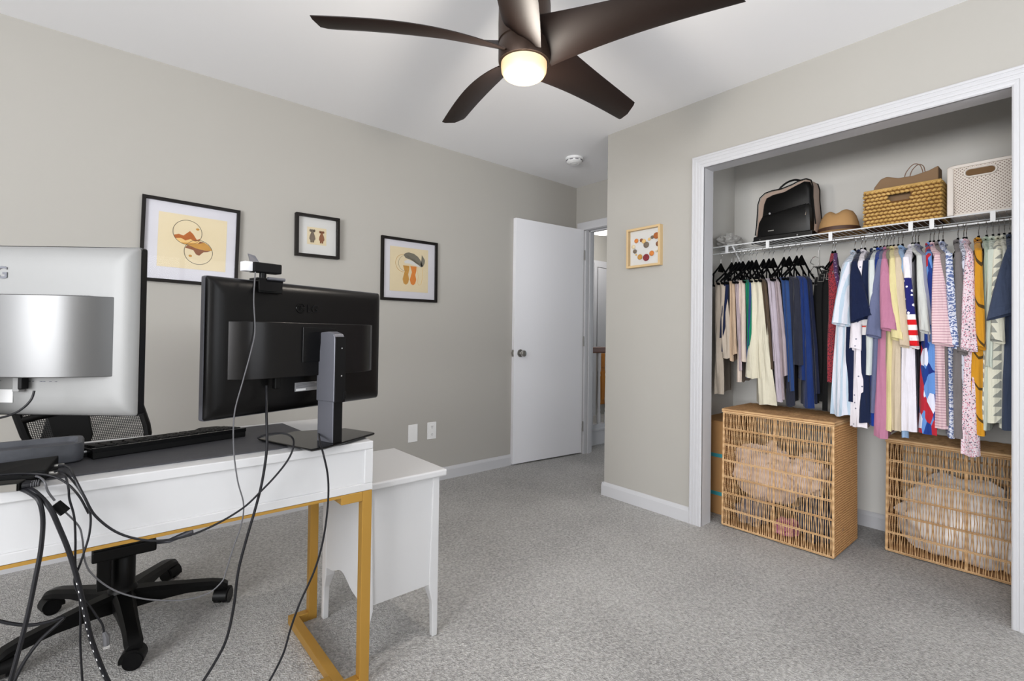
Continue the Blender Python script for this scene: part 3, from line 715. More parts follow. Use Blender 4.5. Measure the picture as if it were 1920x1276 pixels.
# third print: feather and feet
t, quad, shape, line = picture('framed_print', 'black-framed print of orange root shapes under grey feathers, nearest the door', (1.673, YL, 1.510), (1, 0, 0), (0, -1, 0), .435, .432, .018, .022, 'matboard', radians(.4), 'frame_black')
part('art_paper', quad(-.152, .145, -.150, .155, .0072), 'paper', t)
line('moon_outline', circ(-.052, .045, .058, .060, 30, radians(60), radians(300)), .0082, 'art_ochre', .0012)
line('moon_outline', circ(-.040, .045, .048, .052, 30, radians(70), radians(290)), .0082, 'ink', .0008)
for cx, mt, s in ((-.03, 'art_ochre', 1), (.026, 'art_orange', 1)):
    shape('root_shape', [(cx - .024, .03), (cx + .026, .03), (cx + .024, 0), (cx + .016, -.03), (cx + .024, -.062), (cx + .016, -.09), (cx, -.103), (cx - .018, -.094), (cx - .026, -.066), (cx - .018, -.036), (cx - .010, -.012)], .0080, mt)
line('root_outline', [(.062, .03), (.058, 0), (.068, -.04), (.06, -.08), (.072, -.1), (.09, -.09), (.098, -.05), (.10, 0), (.104, .03)], .0082, 'art_sand', .0012)
shape('feather', [(-.050, .104), (-.034, .118), (-.01, .124), (.03, .118), (.062, .10), (.088, .07), (.10, .038), (.086, .03), (.062, .045), (.034, .062), (.0, .075), (-.036, .083)], .0090, 'art_grey')
shape('feather', [(-.046, .06), (-.02, .072), (.02, .066), (.06, .044), (.09, .03), (.07, .028), (.03, .038), (-.01, .046), (-.04, .044)], .0086, 'paper_white')
for k in range(7): line('feather_vein', [(-.04 + k*.018, .108 - k*.006), (.0 + k*.014, .082 - k*.006), (.05 + k*.007, .05)], .0098, 'ink', .0007)
shape('feather', [(.092, .116), (.105, .10), (.118, .082), (.116, .06), (.104, .036), (.09, .028), (.084, .05), (.09, .08)], .0090, 'art_grey')

# pine shadow box with the pebble heart
t, quad, shape, line = picture('pebble_heart_box', 'square pale pine shadow box with a heart of brown pebbles', (XC, 1.802, 1.634), (0, -1, 0), (-1, 0, 0), .247, .250, .014, .034, 'paper_white', radians(.4), 'frame_wood', inset=.006)
peb = [(-.062, .048, .015, 'art_orange'), (-.024, .047, .012, 'art_brown'), (-.006, .038, .015, 'art_sand'), (.012, .014, .020, 'pebble_g'), (.034, .046, .010, 'art_sand'), (.055, .056, .011, 'pebble_g'), (.085, .062, .021, 'art_rust'), (.098, .010, .017, 'art_brown'), (.088, -.034, .007, 'paper'), (.052, -.044, .017, 'art_orange'), (.012, -.066, .023, 'f_redpat'), (-.034, -.058, .018, 'art_ochre'), (-.072, -.018, .014, 'pebble_g'), (-.084, .012, .014, 'paper'), (-.062, -.040, .006, 'art_sand')]
O = Vector((XC, 1.802, 1.634))
for u, v, r, mt in peb:
    c = O + Vector((-.012, -u, v)); rr = []
    for k in range(7):
        ph = pi * k / 6 - pi/2
        rr.append([c + Vector((-.006 * sin(ph), r * (.02 + cos(ph)) * cos(2*pi*q/14), r * (.02 + cos(ph)) * .95 * sin(2*pi*q/14))) for q in range(14)])
    part('pebble', MB().loft(rr), mt, t, smooth=True)

# ================================================================== DESK
DX0, DX1, DY0, DY1, DZ = -.92, .660, 1.418, 1.905, .742
desk = thing('desk', 'white desk with brushed gold metal frame legs', 'desk', ((DX0+DX1)/2, (DY0+DY1)/2, 0))
part('tabletop', MB().box((DX0, DY0, DZ - .024), (DX1, DY1, DZ)), 'desk', desk, bevel=.0025)
AZ = .594
m = MB()
m.box((DX0, DY0, AZ), (DX1, DY0 + .018, AZ + .022)); m.box((DX1 - .026, DY0, AZ + .022), (DX1, DY0 + .018, DZ - .024))
m.box((DX0, DY0, AZ + .022), (DX0 + .026, DY0 + .018, DZ - .024))
part('apron_frame', m, 'desk', desk, bevel=.0015)
part('apron_panel', MB().box((DX0 + .02, DY0 + .008, AZ + .004), (DX1 - .02, DY0 + .016, DZ - .024)), 'desk', desk)
m = MB(); m.box((DX1 - .018, DY0 + .018, AZ), (DX1, DY1, DZ - .024)); m.box((DX0, DY0 + .018, AZ), (DX0 + .018, DY1, DZ - .024)); m.box((DX0 + .018, DY1 - .018, AZ), (DX1 - .018, DY1, DZ - .024)); m.box((DX0 + .018, DY0 + .018, AZ), (DX1 - .018, DY1 - .018, AZ + .012))
part('drawer_case', m, 'desk', desk)
G = .030
def leg_frame(xo, s):     # xo outer x of the uprights, s: direction towards the desk centre
    def bx(x0, x1, y0, y1, z0, z1):
        return ((min(x0, x1), y0, z0), (max(x0, x1), y1, z1))
    m = MB()
    for y0, y1 in ((DY0 + .001, DY0 + G), (DY1 - G, DY1 - .001)):
        m.box(*bx(xo, xo + s * G, y0, y1, .0, AZ - .001))
        m.box(*bx(xo + s * G, xo + s * .095, y0, y1, .0, G))
        m.box(*bx(xo + s * G, xo + s * .095, y0, y1, AZ - G, AZ - .001))
    m.box(*bx(xo + s * .065, xo + s * .095, DY0 + G, DY1 - G, .0, G))
    m.box(*bx(xo + s * .065, xo + s * .095, DY0 + G, DY1 - G, AZ - G, AZ - .001))
    return m
part('leg', leg_frame(DX1 - .001, -1), 'gold', desk, bevel=.0015)
part('leg', leg_frame(DX0 + .001, 1), 'gold', desk, bevel=.0015)
m = MB(); m.box((DX0 + .095, DY0 + .03, AZ - .012), (DX1 - .095, DY0 + .045, AZ)).box((DX0 + .095, DY0 + .002, AZ - .009), (DX1 - .095, DY0 + .03, AZ - .001))
part('underframe_rail', m, 'gold', desk)
part('foot_rail', MB().box((DX0 + .096, DY0 + .045, .0), (DX1 - .096, DY0 + .075, G)), 'gold', desk, bevel=.0015)

mat_ = part('desk_mat', MB().prism([(-.80, 1.472, DZ), (.40, 1.472, DZ), (.50, 1.50, DZ), (.535, 1.60, DZ), (.520, 1.862, DZ), (-.80, 1.862, DZ)], (0, 0, .0035)), 'mat')
props(mat_, 'dark charcoal desk mat covering most of the white desktop', 'desk mat')
MZ = DZ + .0037

# ================================================================== MONITORS
def monitor(name, label, O, rz, w, h, zb, shell, edge, bulge, col_mat, col_x, base_poly, bw, bz0, bz1):
    t = thing(name, label, 'monitor', O, rz, local=True)
    z0 = zb - O[2]; z1 = z0 + h; W = w / 2
    # shell: pillowed back, towards -Y (viewer); screen towards +Y
    rings = []
    def rr(x, zz0, zz1, y, r):
        pts = []
        for cx, cz, a0 in ((x - r, zz1 - r, 0), (-x + r, zz1 - r, pi/2), (-x + r, zz0 + r, pi), (x - r, zz0 + r, 3*pi/2)):
            for k in range(5):
                a_ = a0 + k * pi / 8; pts.append(Vector((cx + r * cos(a_), y, cz + r * sin(a_))))
        return pts
    m = MB().loft([rr(W, z0, z1, .0, .006), rr(W - .001, z0 + .001, z1 - .001, -.004, .006), rr(W - .006, z0 + .006, z1 - .006, -.011, .008), rr(W - .014, z0 + .014, z1 - .014, -.0165, .01), rr(W - .026, z0 + .026, z1 - .026, -.0198, .012), rr(W - .045, z0 + .045, z1 - .045, -.0210, .014)])
    back = part('back_shell', m, shell, t, smooth=True)
    part('bezel', MB().loft([rr(W + .0015, z0 - .0015, z1 + .0015, .001, .006), rr(W + .0015, z0 - .0015, z1 + .0015, .016, .006)]), edge, t, smooth=True)
    part('screen', MB().box((-W + .006, .016, z0 + .012), (W - .006, .0175, z1 - .006)), 'black_gloss', t)
    # curved electronics bulge across the lower middle
    prof = []
    for k in range(33):
        u = -1 + 2 * k / 32; a_ = abs(u)
        d = .052 if a_ < .62 else .052 * max(0, (1 - ((a_ - .62) / .38) ** 2.0)) ** .5 if a_ < 1 else 0
        d = .058 * (1 - a_ ** 4.5) if bulge == 'silver_bulge' else .048 * (1 - a_ ** 7)
        prof.append((u * bw, -.019 - d))
    b0 = z0 + bz0; b1 = z0 + bz1
    poly = prof + [(bw, -.012), (-bw, -.012)]
    bl = part('rear_bulge', MB().loft([[Vector((x, y, z)) for x, y in poly] for z in (b0, b1)]), bulge, t, smooth=True, bevel=.0015)
    m = MB()
    for k in range(90):
        x = -bw * .85 + bw * 1.7 * k / 89
        u = abs(x / bw); y = -.020 - .048 * (1 - u ** 5)
        m.box((x - .0009, y + .004, b1 - .0005), (x + .0009, y + .02, b1 + .0008))
    part('vent_slots', m, 'dark_slot', bl)
    return t, back, bl, z0, z1, b0, b1
# --- right monitor (black back)
O2 = (.488, 1.527, DZ)
t2, back2, bl2, z0, z1, b0, b1 = monitor('monitor', 'black computer monitor seen from behind, carrying the webcam', O2, radians(19), .585, .364, .8465, 'monitor_black', 'grey_column', 'dark_bulge', 'grey_column', .012, None, .246, .10, .252)
def at_rot(mb, rx):       # stand lettering upright on the back, readable from behind (-Y side)
    return mb
def lettering(txt, x, z, size, y, depth, mat, parent, name='brand_lettering', sx=1):
    tb = text_mb(txt, size, depth)
    tb.v = [Vector((x + v.x * sx, y - v.z, z + v.y)) for v in tb.v]
    return part(name, tb, mat, parent)
m = MB(); cx, cz = -.036, z1 - .068
m.tube([Vector((cx + .0135 * cos(a_), -.0222, cz + .0135 * sin(a_))) for a_ in [radians(q) for q in range(20, 350, 15)]], .0016, 6)
m.box((cx - .0015, -.0235, cz - .005), (cx + .0008, -.0215, cz + .007)).box((cx - .0015, -.0235, cz - .006), (cx + .006, -.0215, cz - .004))
m.tube([Vector((cx - .0065 + .0013*cos(a_), -.0222, cz + .0045 + .0013*sin(a_))) for a_ in [radians(q) for q in range(0, 360, 60)]], .001, 5, True)
m.box((cx + .004, -.0235, cz - .0008), (cx + .0145, -.0215, cz + .0012))
part('round_emblem', m, 'black_gloss', back2, smooth=True)
lettering('LG', -.014, cz - .0105, .031, -.0222, .0012, 'black_gloss', back2)
part('stand_mount_recess', MB().box((-.062, -.0715, b0 + .04), (.055, -.0665, b1 - .012)), 'black_gloss', t2, bevel=.001)
part('type_label', MB().box((-.05, -.0222, z0 + .052), (.062, -.0208, z0 + .078)), 'label_grey', t2, bevel=.0005)
m = MB(); m.box((-.046, -.0226, z0 + .054), (-.014, -.0221, z0 + .060))
part('label_barcode', m, 'white_plastic', t2)
m = MB()
for r_ in range(4): m.box((-.046, -.0226, z0 + .063 + r_ * .0035), (.04 - r_ * .008, -.0221, z0 + .0642 + r_ * .0035))
part('label_print', m, 'grey_column', t2)
# stand
cxm = .013
sl = MB().prism([(cxm - .018, -.136, .19), (cxm - .018, -.055, .19), (cxm - .018, -.055, .205 + .03), (cxm - .018, -.066, .205 + .045), (cxm - .018, -.066, .285), (cxm - .018, -.05, .295), (cxm - .018, -.05, .328), (cxm - .018, -.100, .333), (cxm - .018, -.130, .325), (cxm - .018, -.136, .315)], (.0045, 0, 0))
# simpler solid: outer sleeve with dark back face
part('stand_sleeve', MB().prism([(cxm - .018, -.136, .130), (cxm - .018, -.058, .130), (cxm - .018, -.058, .268), (cxm - .018, -.070, .280), (cxm - .018, -.072, .300), (cxm - .018, -.072, .330), (cxm - .018, -.105, .333), (cxm - .018, -.130, .326), (cxm - .018, -.136, .314)], (.036, 0, 0)), 'grey_column', t2, bevel=.003)
part('stand_neck', MB().box((cxm - .013, -.075, .282), (cxm + .013, -.04, .328)), 'grey_column', t2, bevel=.002)
sb = part('sleeve_back_cover', MB().box((cxm - .0165, -.1385, .128), (cxm + .020, -.1345, .318)), 'black_matte', t2, bevel=.001)
for zz in (.285, .205): part('screw', MB().cyl((cxm + .004, -.140, zz), (cxm + .004, -.138, zz), .0024, 10), 'chrome', sb)
part('stand_column', MB().box((cxm - .015, -.130, .012), (cxm + .015, -.062, .135)), 'grey_column', t2, bevel=.002)
part('column_back_cover', MB().box((cxm - .014, -.1325, .012), (cxm + .016, -.1295, .129)), 'black_matte', t2, bevel=.0008)
part('cable_clip', MB().box((cxm + .012, -.141, .138), (cxm + .022, -.120, .158)), 'black_matte', t2, bevel=.001)
def stand_base(pts, z, parent, O, rz):
    R = Matrix.Rotation(-rz, 3, 'Z')
    loc = [R @ (Vector((x, y, 0)) - Vector((O[0], O[1], 0))) for x, y in pts]
    lo = [Vector((p.x, p.y, z)) for p in loc]; c = sum(loc, Vector()) / len(loc)
    return MB().loft([[Vector((c.x + (p.x-c.x)*.95, c.y + (p.y-c.y)*.95, .0042)) for p in loc], [Vector((p.x, p.y, .0085)) for p in loc], [Vector((p.x, p.y, .0125)) for p in loc]])
part('stand_base', stand_base([(.378, 1.598), (.455, 1.367), (.50, 1.372), (.688, 1.470), (.690, 1.482), (.645, 1.600), (.50, 1.645)], 0, t2, O2, radians(19)), 'black_gloss', t2, bevel=.002)
part('power_plug', MB().box((-.134, -.056, z0 + .070), (-.118, -.040, b0 + .003)), 'black', t2, bevel=.002)

# --- left monitor (silver back)
O1 = (-.152, 1.522, DZ)
t1, back1, bl1, z0, z1, b0, b1 = monitor('monitor', 'silver-backed computer monitor at the left edge of the desk', O1, radians(-40.5), .60, .362, .8875, 'silver_plastic', 'black_gloss', 'silver_bulge', 'silver_plastic', 0, None, .262, .086, .254)
lettering('LG', -.009, z1 - .071, .036, -.0222, .0006, 'grey_column', back1)
m = MB(); cx, cz = -.04, z1 - .062
m.tube([Vector((cx + .0155 * cos(a_), -.0222, cz + .0155 * sin(a_))) for a_ in [radians(q) for q in range(20, 350, 15)]], .0016, 6)
part('round_emblem', m, 'grey_column', back1, smooth=True)
part('slot', MB().box((.232, -.0208, z0 + .054), (.240, -.0195, z0 + .0565)), 'dark_slot', back1)
m = MB(); rr_ = random.Random(3)
for x in (-.01, .02, .062, .075, .082, .092, .108, .112, .128, .14):
    m.box((x, -.0218, z0 + .073), (x + rr_.uniform(.003, .008), -.0212, z0 + .0745))
part('port_lettering', m, 'grey_column', back1)
part('type_label', MB().box((-.16, -.0222, z0 + .028), (.052, -.0208, z0 + .056)), 'white_plastic', t1, bevel=.0005)
part('power_plug', MB().box((.064, -.036, z0 + .052), (.078, -.021, b0 + .001)), 'silver_plastic', t1, bevel=.002)
part('video_plug', MB().box((.079, -.040, z0 + .058), (.088, -.024, b0 + .001)), 'black', t1, bevel=.002)
part('stand_column', MB().box((-.055, -.15, .012), (-.002, -.072, .30)), 'silver_plastic', t1, bevel=.003)
part('stand_base', stand_base([(-.40, 1.585), (-.37, 1.41), (-.33, 1.38), (-.20, 1.40), (-.19, 1.48), (-.24, 1.59)], 0, t1, O1, radians(-40.5)), 'silver_plastic', t1, bevel=.002)

# ================================================================== WEBCAM on the black monitor
WX, WY = .352, 1.482
wc = thing('webcam', 'black webcam with open shutter clipped on top of the black monitor', 'webcam', (WX, WY, 1.212), radians(12), local=True)
part('body', MB().box((-.030, -.022, .022), (.046, .012, .049)), 'black_matte', wc, bevel=.003)
part('lens_housing', MB().box((-.052, -.014, .023), (-.030, .014, .049)), 'door', wc, bevel=.002)
part('privacy_flap', MB().prism([(-.034, -.006, .049), (-.008, -.004, .049), (-.018, .002, .068), (-.036, .004, .072)], (.0, .003, 0)), 'grey_column', wc)
part('swivel', MB().cyl((0, -.006, .008), (0, -.006, .022), .009, 14), 'black', wc, smooth=True)
part('clip_top', MB().box((-.020, -.018, .002), (.052, .030, .008)), 'black', wc, bevel=.0015)
part('clip_leg', MB().loft([[Vector((-.018, -.018, .006)), Vector((.05, -.018, .006)), Vector((.05, -.024, .004)), Vector((-.018, -.024, .004))], [Vector((-.030, -.046, -.028)), Vector((.030, -.046, -.028)), Vector((.030, -.052, -.030)), Vector((-.030, -.052, -.030))]]), 'black_gloss', wc, bevel=.001)
part('clip_foot', MB().box((-.020, -.030, -.034), (.045, -.022, -.004)), 'black', wc, bevel=.002)
part('hinge', MB().cyl((.004, -.026, .006), (.052, -.026, .006), .0045, 10), 'grey_column', wc, smooth=True)

# ================================================================== KEYBOARD, TRAY, DOCK, HUB
kb = thing('keyboard', 'long black computer keyboard lying on the charcoal desk mat', 'keyboard', (.172, 1.715, MZ), radians(12.3), local=True)
part('case', MB().prism([(-.185, -.062, 0), (-.185, -.062, .024), (-.185, .062, .012), (-.185, .062, 0)], (.37, 0, 0)), 'black', kb, bevel=.002)
k_ = 0
for r_ in range(6):
    y = -.050 + r_ * .0185 + (.006 if r_ else 0)
    zt = .024 - (y + .062) * .097
    n = [15, 15, 15, 14, 13, 9][r_]; x = -.178
    for c_ in range(n):
        if k_ >= 98: break
        wdt = .355 / n
        if r_ == 5: wdt = [.024, .024, .024, .15, .024, .024, .024, .03, .03][c_]
        part('key', MB().loft([[Vector((x + .001, y, zt - .001)), Vector((x + wdt - .001, y, zt - .001)), Vector((x + wdt - .001, y + .0165, zt - .002)), Vector((x + .001, y + .0165, zt - .002))], [Vector((x + .0025, y + .0015, zt + .006)), Vector((x + wdt - .0025, y + .0015, zt + .006)), Vector((x + wdt - .0025, y + .015, zt + .005)), Vector((x + .0025, y + .015, zt + .005))]]), 'black_matte', kb); x += wdt; k_ += 1
part('key_shelf', MB().prism([(-.185, -.064, .016), (-.185, -.064, .027), (-.185, -.052, .027)], (.37, 0, 0)), 'black_gloss', kb)
tube_ = thing('stylus', 'thin white stylus tip between the tray and the keyboard', 'stylus', (-.012, 1.665, MZ + .012), local=True)
part('barrel', MB().cyl((-.004, 0, 0), (.016, .006, .0), .0028, 10), 'white_plastic', tube_, smooth=True)
part('rest', MB().box((-.002, -.004, -.0115), (.012, .008, -.0028)), 'black', tube_)

# rounded tray behind the dock
def tray():
    m = MB(); rings = []
    X0, X1, Y0, Y1 = -.56, -.012, 1.600, 1.735
    def rr(i, z):
        r = max(.004, .026 - i * .4); pts = []
        for cx, cy, a0 in ((X1 - i - r, Y1 - i - r, 0), (X0 + i + r, Y1 - i - r, pi/2), (X0 + i + r, Y0 + i + r, pi), (X1 - i - r, Y0 + i + r, 3*pi/2)):
            for k in range(6):
                a_ = a0 + k * pi / 10; pts.append(Vector((cx + r * cos(a_), cy + r * sin(a_), z)))
        return pts
    z = MZ
    return m.loft([rr(.006, z), rr(.001, z + .004), rr(0, z + .010), rr(.0, z + .040), rr(.003, z + .046), rr(.012, z + .046), rr(.018, z + .034), rr(.05, z + .028)])
tr_ = part('desk_tray', tray(), 'wood_char', smooth=True)
props(tr_, 'long charcoal wood-grain tray with rounded raised rim beside the keyboard', 'tray')
dk = thing('docking_station', 'black wedge-shaped laptop dock with cables plugged into its right side', 'docking station', (-.12, 1.55, MZ), 0)
part('housing', MB().loft([[Vector(p) for p in ((-.175, 1.478, MZ), (-.072, 1.455, MZ), (-.055, 1.545, MZ), (-.175, 1.59, MZ))], [Vector(p) for p in ((-.175, 1.478, MZ + .018), (-.072, 1.455, MZ + .022), (-.055, 1.545, MZ + .034), (-.175, 1.59, MZ + .022))]]), 'black_matte', dk, bevel=.002)
part('port_strip', MB().loft([[Vector((-.0705, 1.465, z)), Vector((-.0585, 1.53, z)), Vector((-.0570, 1.53, z)), Vector((-.069, 1.465, z))] for z in (MZ + .006, MZ + .014)]), 'dark_slot', dk)
for (px_, py_, pz_) in ((-.060, 1.515, MZ + .016), (-.069, 1.476, MZ + .010)):
    pg = part('plug', MB().cyl((px_ - .002, py_, pz_), (px_ + .016, py_ - .003, pz_), .0045, 12), 'steel', dk, smooth=True)
hb = thing('usb_hub', 'small silver-edged hub with two black plugs at the desk front corner', 'hub', (-.16, 1.44, DZ), 0)
part('housing', MB().loft([[Vector(p) for p in ((-.185, 1.428, z), (-.108, 1.405, z), (-.100, 1.437, z), (-.185, 1.462, z))] for z in (DZ + .0005, DZ + .017)]), 'black', hb, bevel=.002)
part('end_cap', MB().loft([[Vector(p) for p in ((-.140, 1.4085, z), (-.112, 1.4035, z), (-.112, 1.4045, z), (-.140, 1.4095, z))] for z in (DZ + .002, DZ + .016)]), 'steel', hb)
for y_ in (1.413, 1.430):
    pg = part('plug', MB().tube([(-.104, y_, DZ + .009), (-.094, y_ - .002, DZ + .009), (-.078, y_ - .004, DZ + .008)], [.0062, .0062, .0042], 10), 'cable_black', hb, smooth=True)
    mm = MB()
    for q in range(4): mm.tube([(-.092 + q*.0035, y_ - .003, DZ + .0088), (-.0905 + q*.0035, y_ - .003, DZ + .0088)], .0056, 10)
    part('strain_ribs', mm, 'cable_grey', pg)

# ================================================================== CABLES
def cable(name, label, pts, r, mat, ends=()):
    t = part(name, MB().tube(smooth_path(pts, 6), r * .80, 8), mat, smooth=True)
    props(t, label, 'cable', 'cables hanging from the desk'); return t
cw = cable('webcam_cable', 'thin grey cable running down from the webcam and looping above the carpet', C_WEBCAM, .0021, 'cable_grey')
fz = C_WEBCAM[-1]
fr_ = part('ferrite_bead', MB().tube([Vector(fz) + Vector((.004, -.001, -.006)), Vector(fz) + Vector((-.012, .002, .014))], .0105, 6), 'black_matte', cw)
part('upper_cord', MB().tube(smooth_path(C_WEBCAM2, 5), .0021, 8), 'cable_grey', cw, smooth=True)
part('usb_plug', MB().tube([Vector(C_WEBCAM2[-1]), Vector(C_WEBCAM2[-1]) + Vector((-.02, .005, .0))], .0055, 6), 'black', cw)
cable('monitor_power_cable', 'thick black cable falling from under the black monitor to the floor', C_POWER, .0042, 'cable_black')
cable('video_cable', 'black cable sagging in a wide loop across the white desk front', C_LOOP, .0032, 'cable_black')
cable('desk_cable', 'black cable from the monitor stand curving down past the gold desk leg', C_BASE, .0034, 'cable_black')
ct = cable('thick_cable', 'thickest black cable with white printed marks hanging from the hub', C_THICK, .0058, 'cable_black')
sp_ = smooth_path(C_THICK, 8); m = MB()
for i in range(len(sp_) * 5 // 9, len(sp_) - 2, 1):
    if i % 2 == 0:
        a_, b_ = sp_[i], sp_[i + 1]; off = Vector((-.0024, -.0037, 0)); m.tube([a_ + off, a_ + (b_ - a_) * .5 + off], .0009, 5)
part('printed_marks', m, 'white_plastic', ct)
cable('braided_cable', 'braided dark cable bending left from the hub down to the carpet', C_BRAID, .0052, 'cable_black')
cable('floor_cable', 'dark doubled-back cable crossing in front of the chair base at far left', C_FLOOR, .0045, 'cable_black')
cable('thin_cable', 'thin black cable hanging almost straight down from the dock', C_THIN, .0026, 'cable_black')
cu_ = cable('usb_cable', 'dangling grey cable ending in a silver-tipped connector near the floor', C_USBC, .0026, 'cable_black')
e = Vector(C_USBC[-1])
pgg = part('connector', MB().tube([e, e + Vector((.004, 0, -.012)), e + Vector((.005, 0, -.03))], [.0036, .0062, .0062], 8), 'cable_grey', cu_, smooth=True)
part('connector_tip', MB().box(tuple(e + Vector((-.0005, -.002, -.038))), tuple(e + Vector((.0105, .002, -.029)))), 'chrome', pgg)
cable('monitor_cable', 'short dark cable curling left below the silver monitor', C_SILVER, .0026, 'cable_black')
cable('draped_cable', 'dark cable lying over the dock and drooping over the desk edge', C_OVER, .0028, 'cable_black')

# ================================================================== NIGHTSTAND
NX0, NX1, NY0, NY1 = .672, .953, 1.500, 1.868
ns = thing('side_cabinet', 'small white side cabinet with curved feet beside the desk', 'cabinet', ((NX0+NX1)/2, (NY0+NY1)/2, 0))
part('top', MB().box((NX0 - .006, NY0 - .018, .566), (NX1 + .02, NY1 + .02, .590)), 'desk', ns, bevel=.006, seg=3)
def side_panel_y(y0, y1):      # plane facing the camera (constant y): flat bottom edge
    return MB().box((NX0 + .02, y0, .186), (NX1 - .02, y1, .566))
part('side_panel', side_panel_y(NY0 + .006, NY0 + .018), 'desk', ns)
part('side_panel', side_panel_y(NY1 - .018, NY1 - .006), 'desk', ns)
def scallop(x0):
    n = 24; top = .566; pts = [(NY0 + .016, top), (NY0 + .016, .19)]
    for k in range(n + 1):
        u = k / n; y = NY0 + .016 + (NY1 - NY0 - .032) * u; s = abs(2 * u - 1)
        z = .232 - .052 * s * s + .008 * cos(u * 4 * pi)
        pts.append((y, z))
    pts += [(NY1 - .016, .19), (NY1 - .016, top)]
    return MB().prism([Vector((x0, y, z)) for y, z in pts], (.012, 0, 0))
part('front_panel', scallop(NX0 + .002), 'desk', ns)
part('rear_panel', scallop(NX1 - .014), 'desk', ns)
part('bottom_shelf', MB().box((NX0 + .012, NY0 + .016, .262), (NX1 - .012, NY1 - .016, .272)), 'desk', ns)
def cab_leg(cx, cy, sx, sy):
    m = MB(); rings = []
    for z, e in ((.566, 0), (.20, 0), (.17, .002), (.12, .006), (.06, .009), (.02, .006), (0, .004)):
        w = .026 if z > .15 else .024 - (.17 - z) * .02
        x0 = cx; y0 = cy
        xa, xb = (x0, x0 + sx * (w + (.010 if z > .16 and z < .21 else 0)))
        ya, yb = (y0, y0 + sy * (w + (.014 if z > .16 and z < .21 else 0)))
        rings.append([Vector((xa, ya, z)), Vector((xb, ya, z)), Vector((xb, yb, z)), Vector((xa, yb, z))])
    return m.loft(rings)
for cx, cy, sx, sy in ((NX0, NY0, 1, 1), (NX1, NY0, -1, 1), (NX0, NY1, 1, -1), (NX1, NY1, -1, -1)):
    part('leg', cab_leg(cx, cy, sx, sy), 'desk', ns, bevel=.003)

# ================================================================== OFFICE CHAIR
CXh, CYh = .10, 2.29
ch = thing('office_chair', 'black mesh-backed office chair on five casters behind the desk', 'chair', (CXh, CYh, 0))
part('base_hub', MB().lathe([(.036, .052), (.046, .06), (.046, .125), (.036, .14), (.03, .145)], (CXh, CYh, 0), 28), 'black', ch, smooth=True)
for ang in (57, 129, 204, 273, 346):
    a_ = radians(ang); d = Vector((cos(a_), sin(a_), 0)); s = Vector((-sin(a_), cos(a_), 0)); C0 = Vector((CXh, CYh, 0))
    rings = []
    for u, zt, zb, w in ((.03, .125, .06, .036), (.10, .120, .068, .030), (.20, .108, .074, .026), (.28, .098, .068, .025), (.318, .088, .062, .026), (.335, .076, .058, .022)):
        c = C0 + d * u
        rings.append([c + s * w + Vector((0, 0, zt - .012)), c + s * w * .6 + Vector((0, 0, zt)), c - s * w * .6 + Vector((0, 0, zt)), c - s * w + Vector((0, 0, zt - .012)), c - s * w * .9 + Vector((0, 0, zb)), c + s * w * .9 + Vector((0, 0, zb))])
    part('leg', MB().loft(rings), 'black', ch, smooth=True)
    cc = C0 + d * .318; wr = radians(ang + 70); wd = Vector((cos(wr), sin(wr), 0)); ax = Vector((-sin(wr), cos(wr), 0))
    cs = part('caster', MB().cyl(cc + Vector((0, 0, .045)), cc + Vector((0, 0, .07)), .010, 10).loft([[cc + wd * (.034 * cos(q)) + Vector((0, 0, .030 + .034 * sin(q))) + ax * e for q in [radians(k) for k in range(-10, 191, 20)]] for e in (-.024, .024)]), 'black', ch, smooth=True)
    for e in (-1, 1):
        c = cc + wd * .004 + Vector((0, 0, .0275))
        part('wheel', MB().cyl(c + ax * (e * .006), c + ax * (e * .026), .0275, 20), 'black_gloss', cs, smooth=True)
part('gas_lift', MB().lathe([(.037, .14), (.037, .245), (.033, .25)], (CXh, CYh, 0), 20).lathe([(.014, .245), (.014, .28)], (CXh, CYh, 0), 16), 'black', ch, smooth=True)
part('tilt_mechanism', MB().loft([[Vector((CXh + x, CYh + y, z)) for x, y in ((-.09, -.11), (.09, -.11), (.09, .12), (-.09, .12))] for z in (.275, .315)]).box((CXh - .075, CYh - .07, .16), (CXh - .035, CYh - .03, .28)), 'black', ch, bevel=.006)
part('lever', MB().tube([(CXh + .06, CYh - .05, .285), (CXh + .13, CYh - .08, .29), (CXh + .20, CYh - .10, .315)], [.004, .008, .010], 10), 'grey_column', ch, smooth=True)
def cushion(cx, cy, z0, z1, wx, wy, r=.06):
    rings = []
    for z, i in ((z0, .03), (z0 + .01, .008), (z0 + (z1-z0)*.5, 0), (z1 - .015, .006), (z1, .035)):
        pts = []
        for sx, sy, a0 in ((1, 1, 0), (-1, 1, pi/2), (-1, -1, pi), (1, -1, 3*pi/2)):
            for k in range(6):
                q = a0 + k * pi / 10; pts.append(Vector((cx + sx * (wx - r) + (r - i) * cos(q), cy + sy * (wy - r) + (r - i) * sin(q), z)))
        rings.append(pts)
    return MB().loft(rings)
part('seat', cushion(CXh, CYh, .405, .475, .235, .225), 'black_matte', ch, smooth=True)
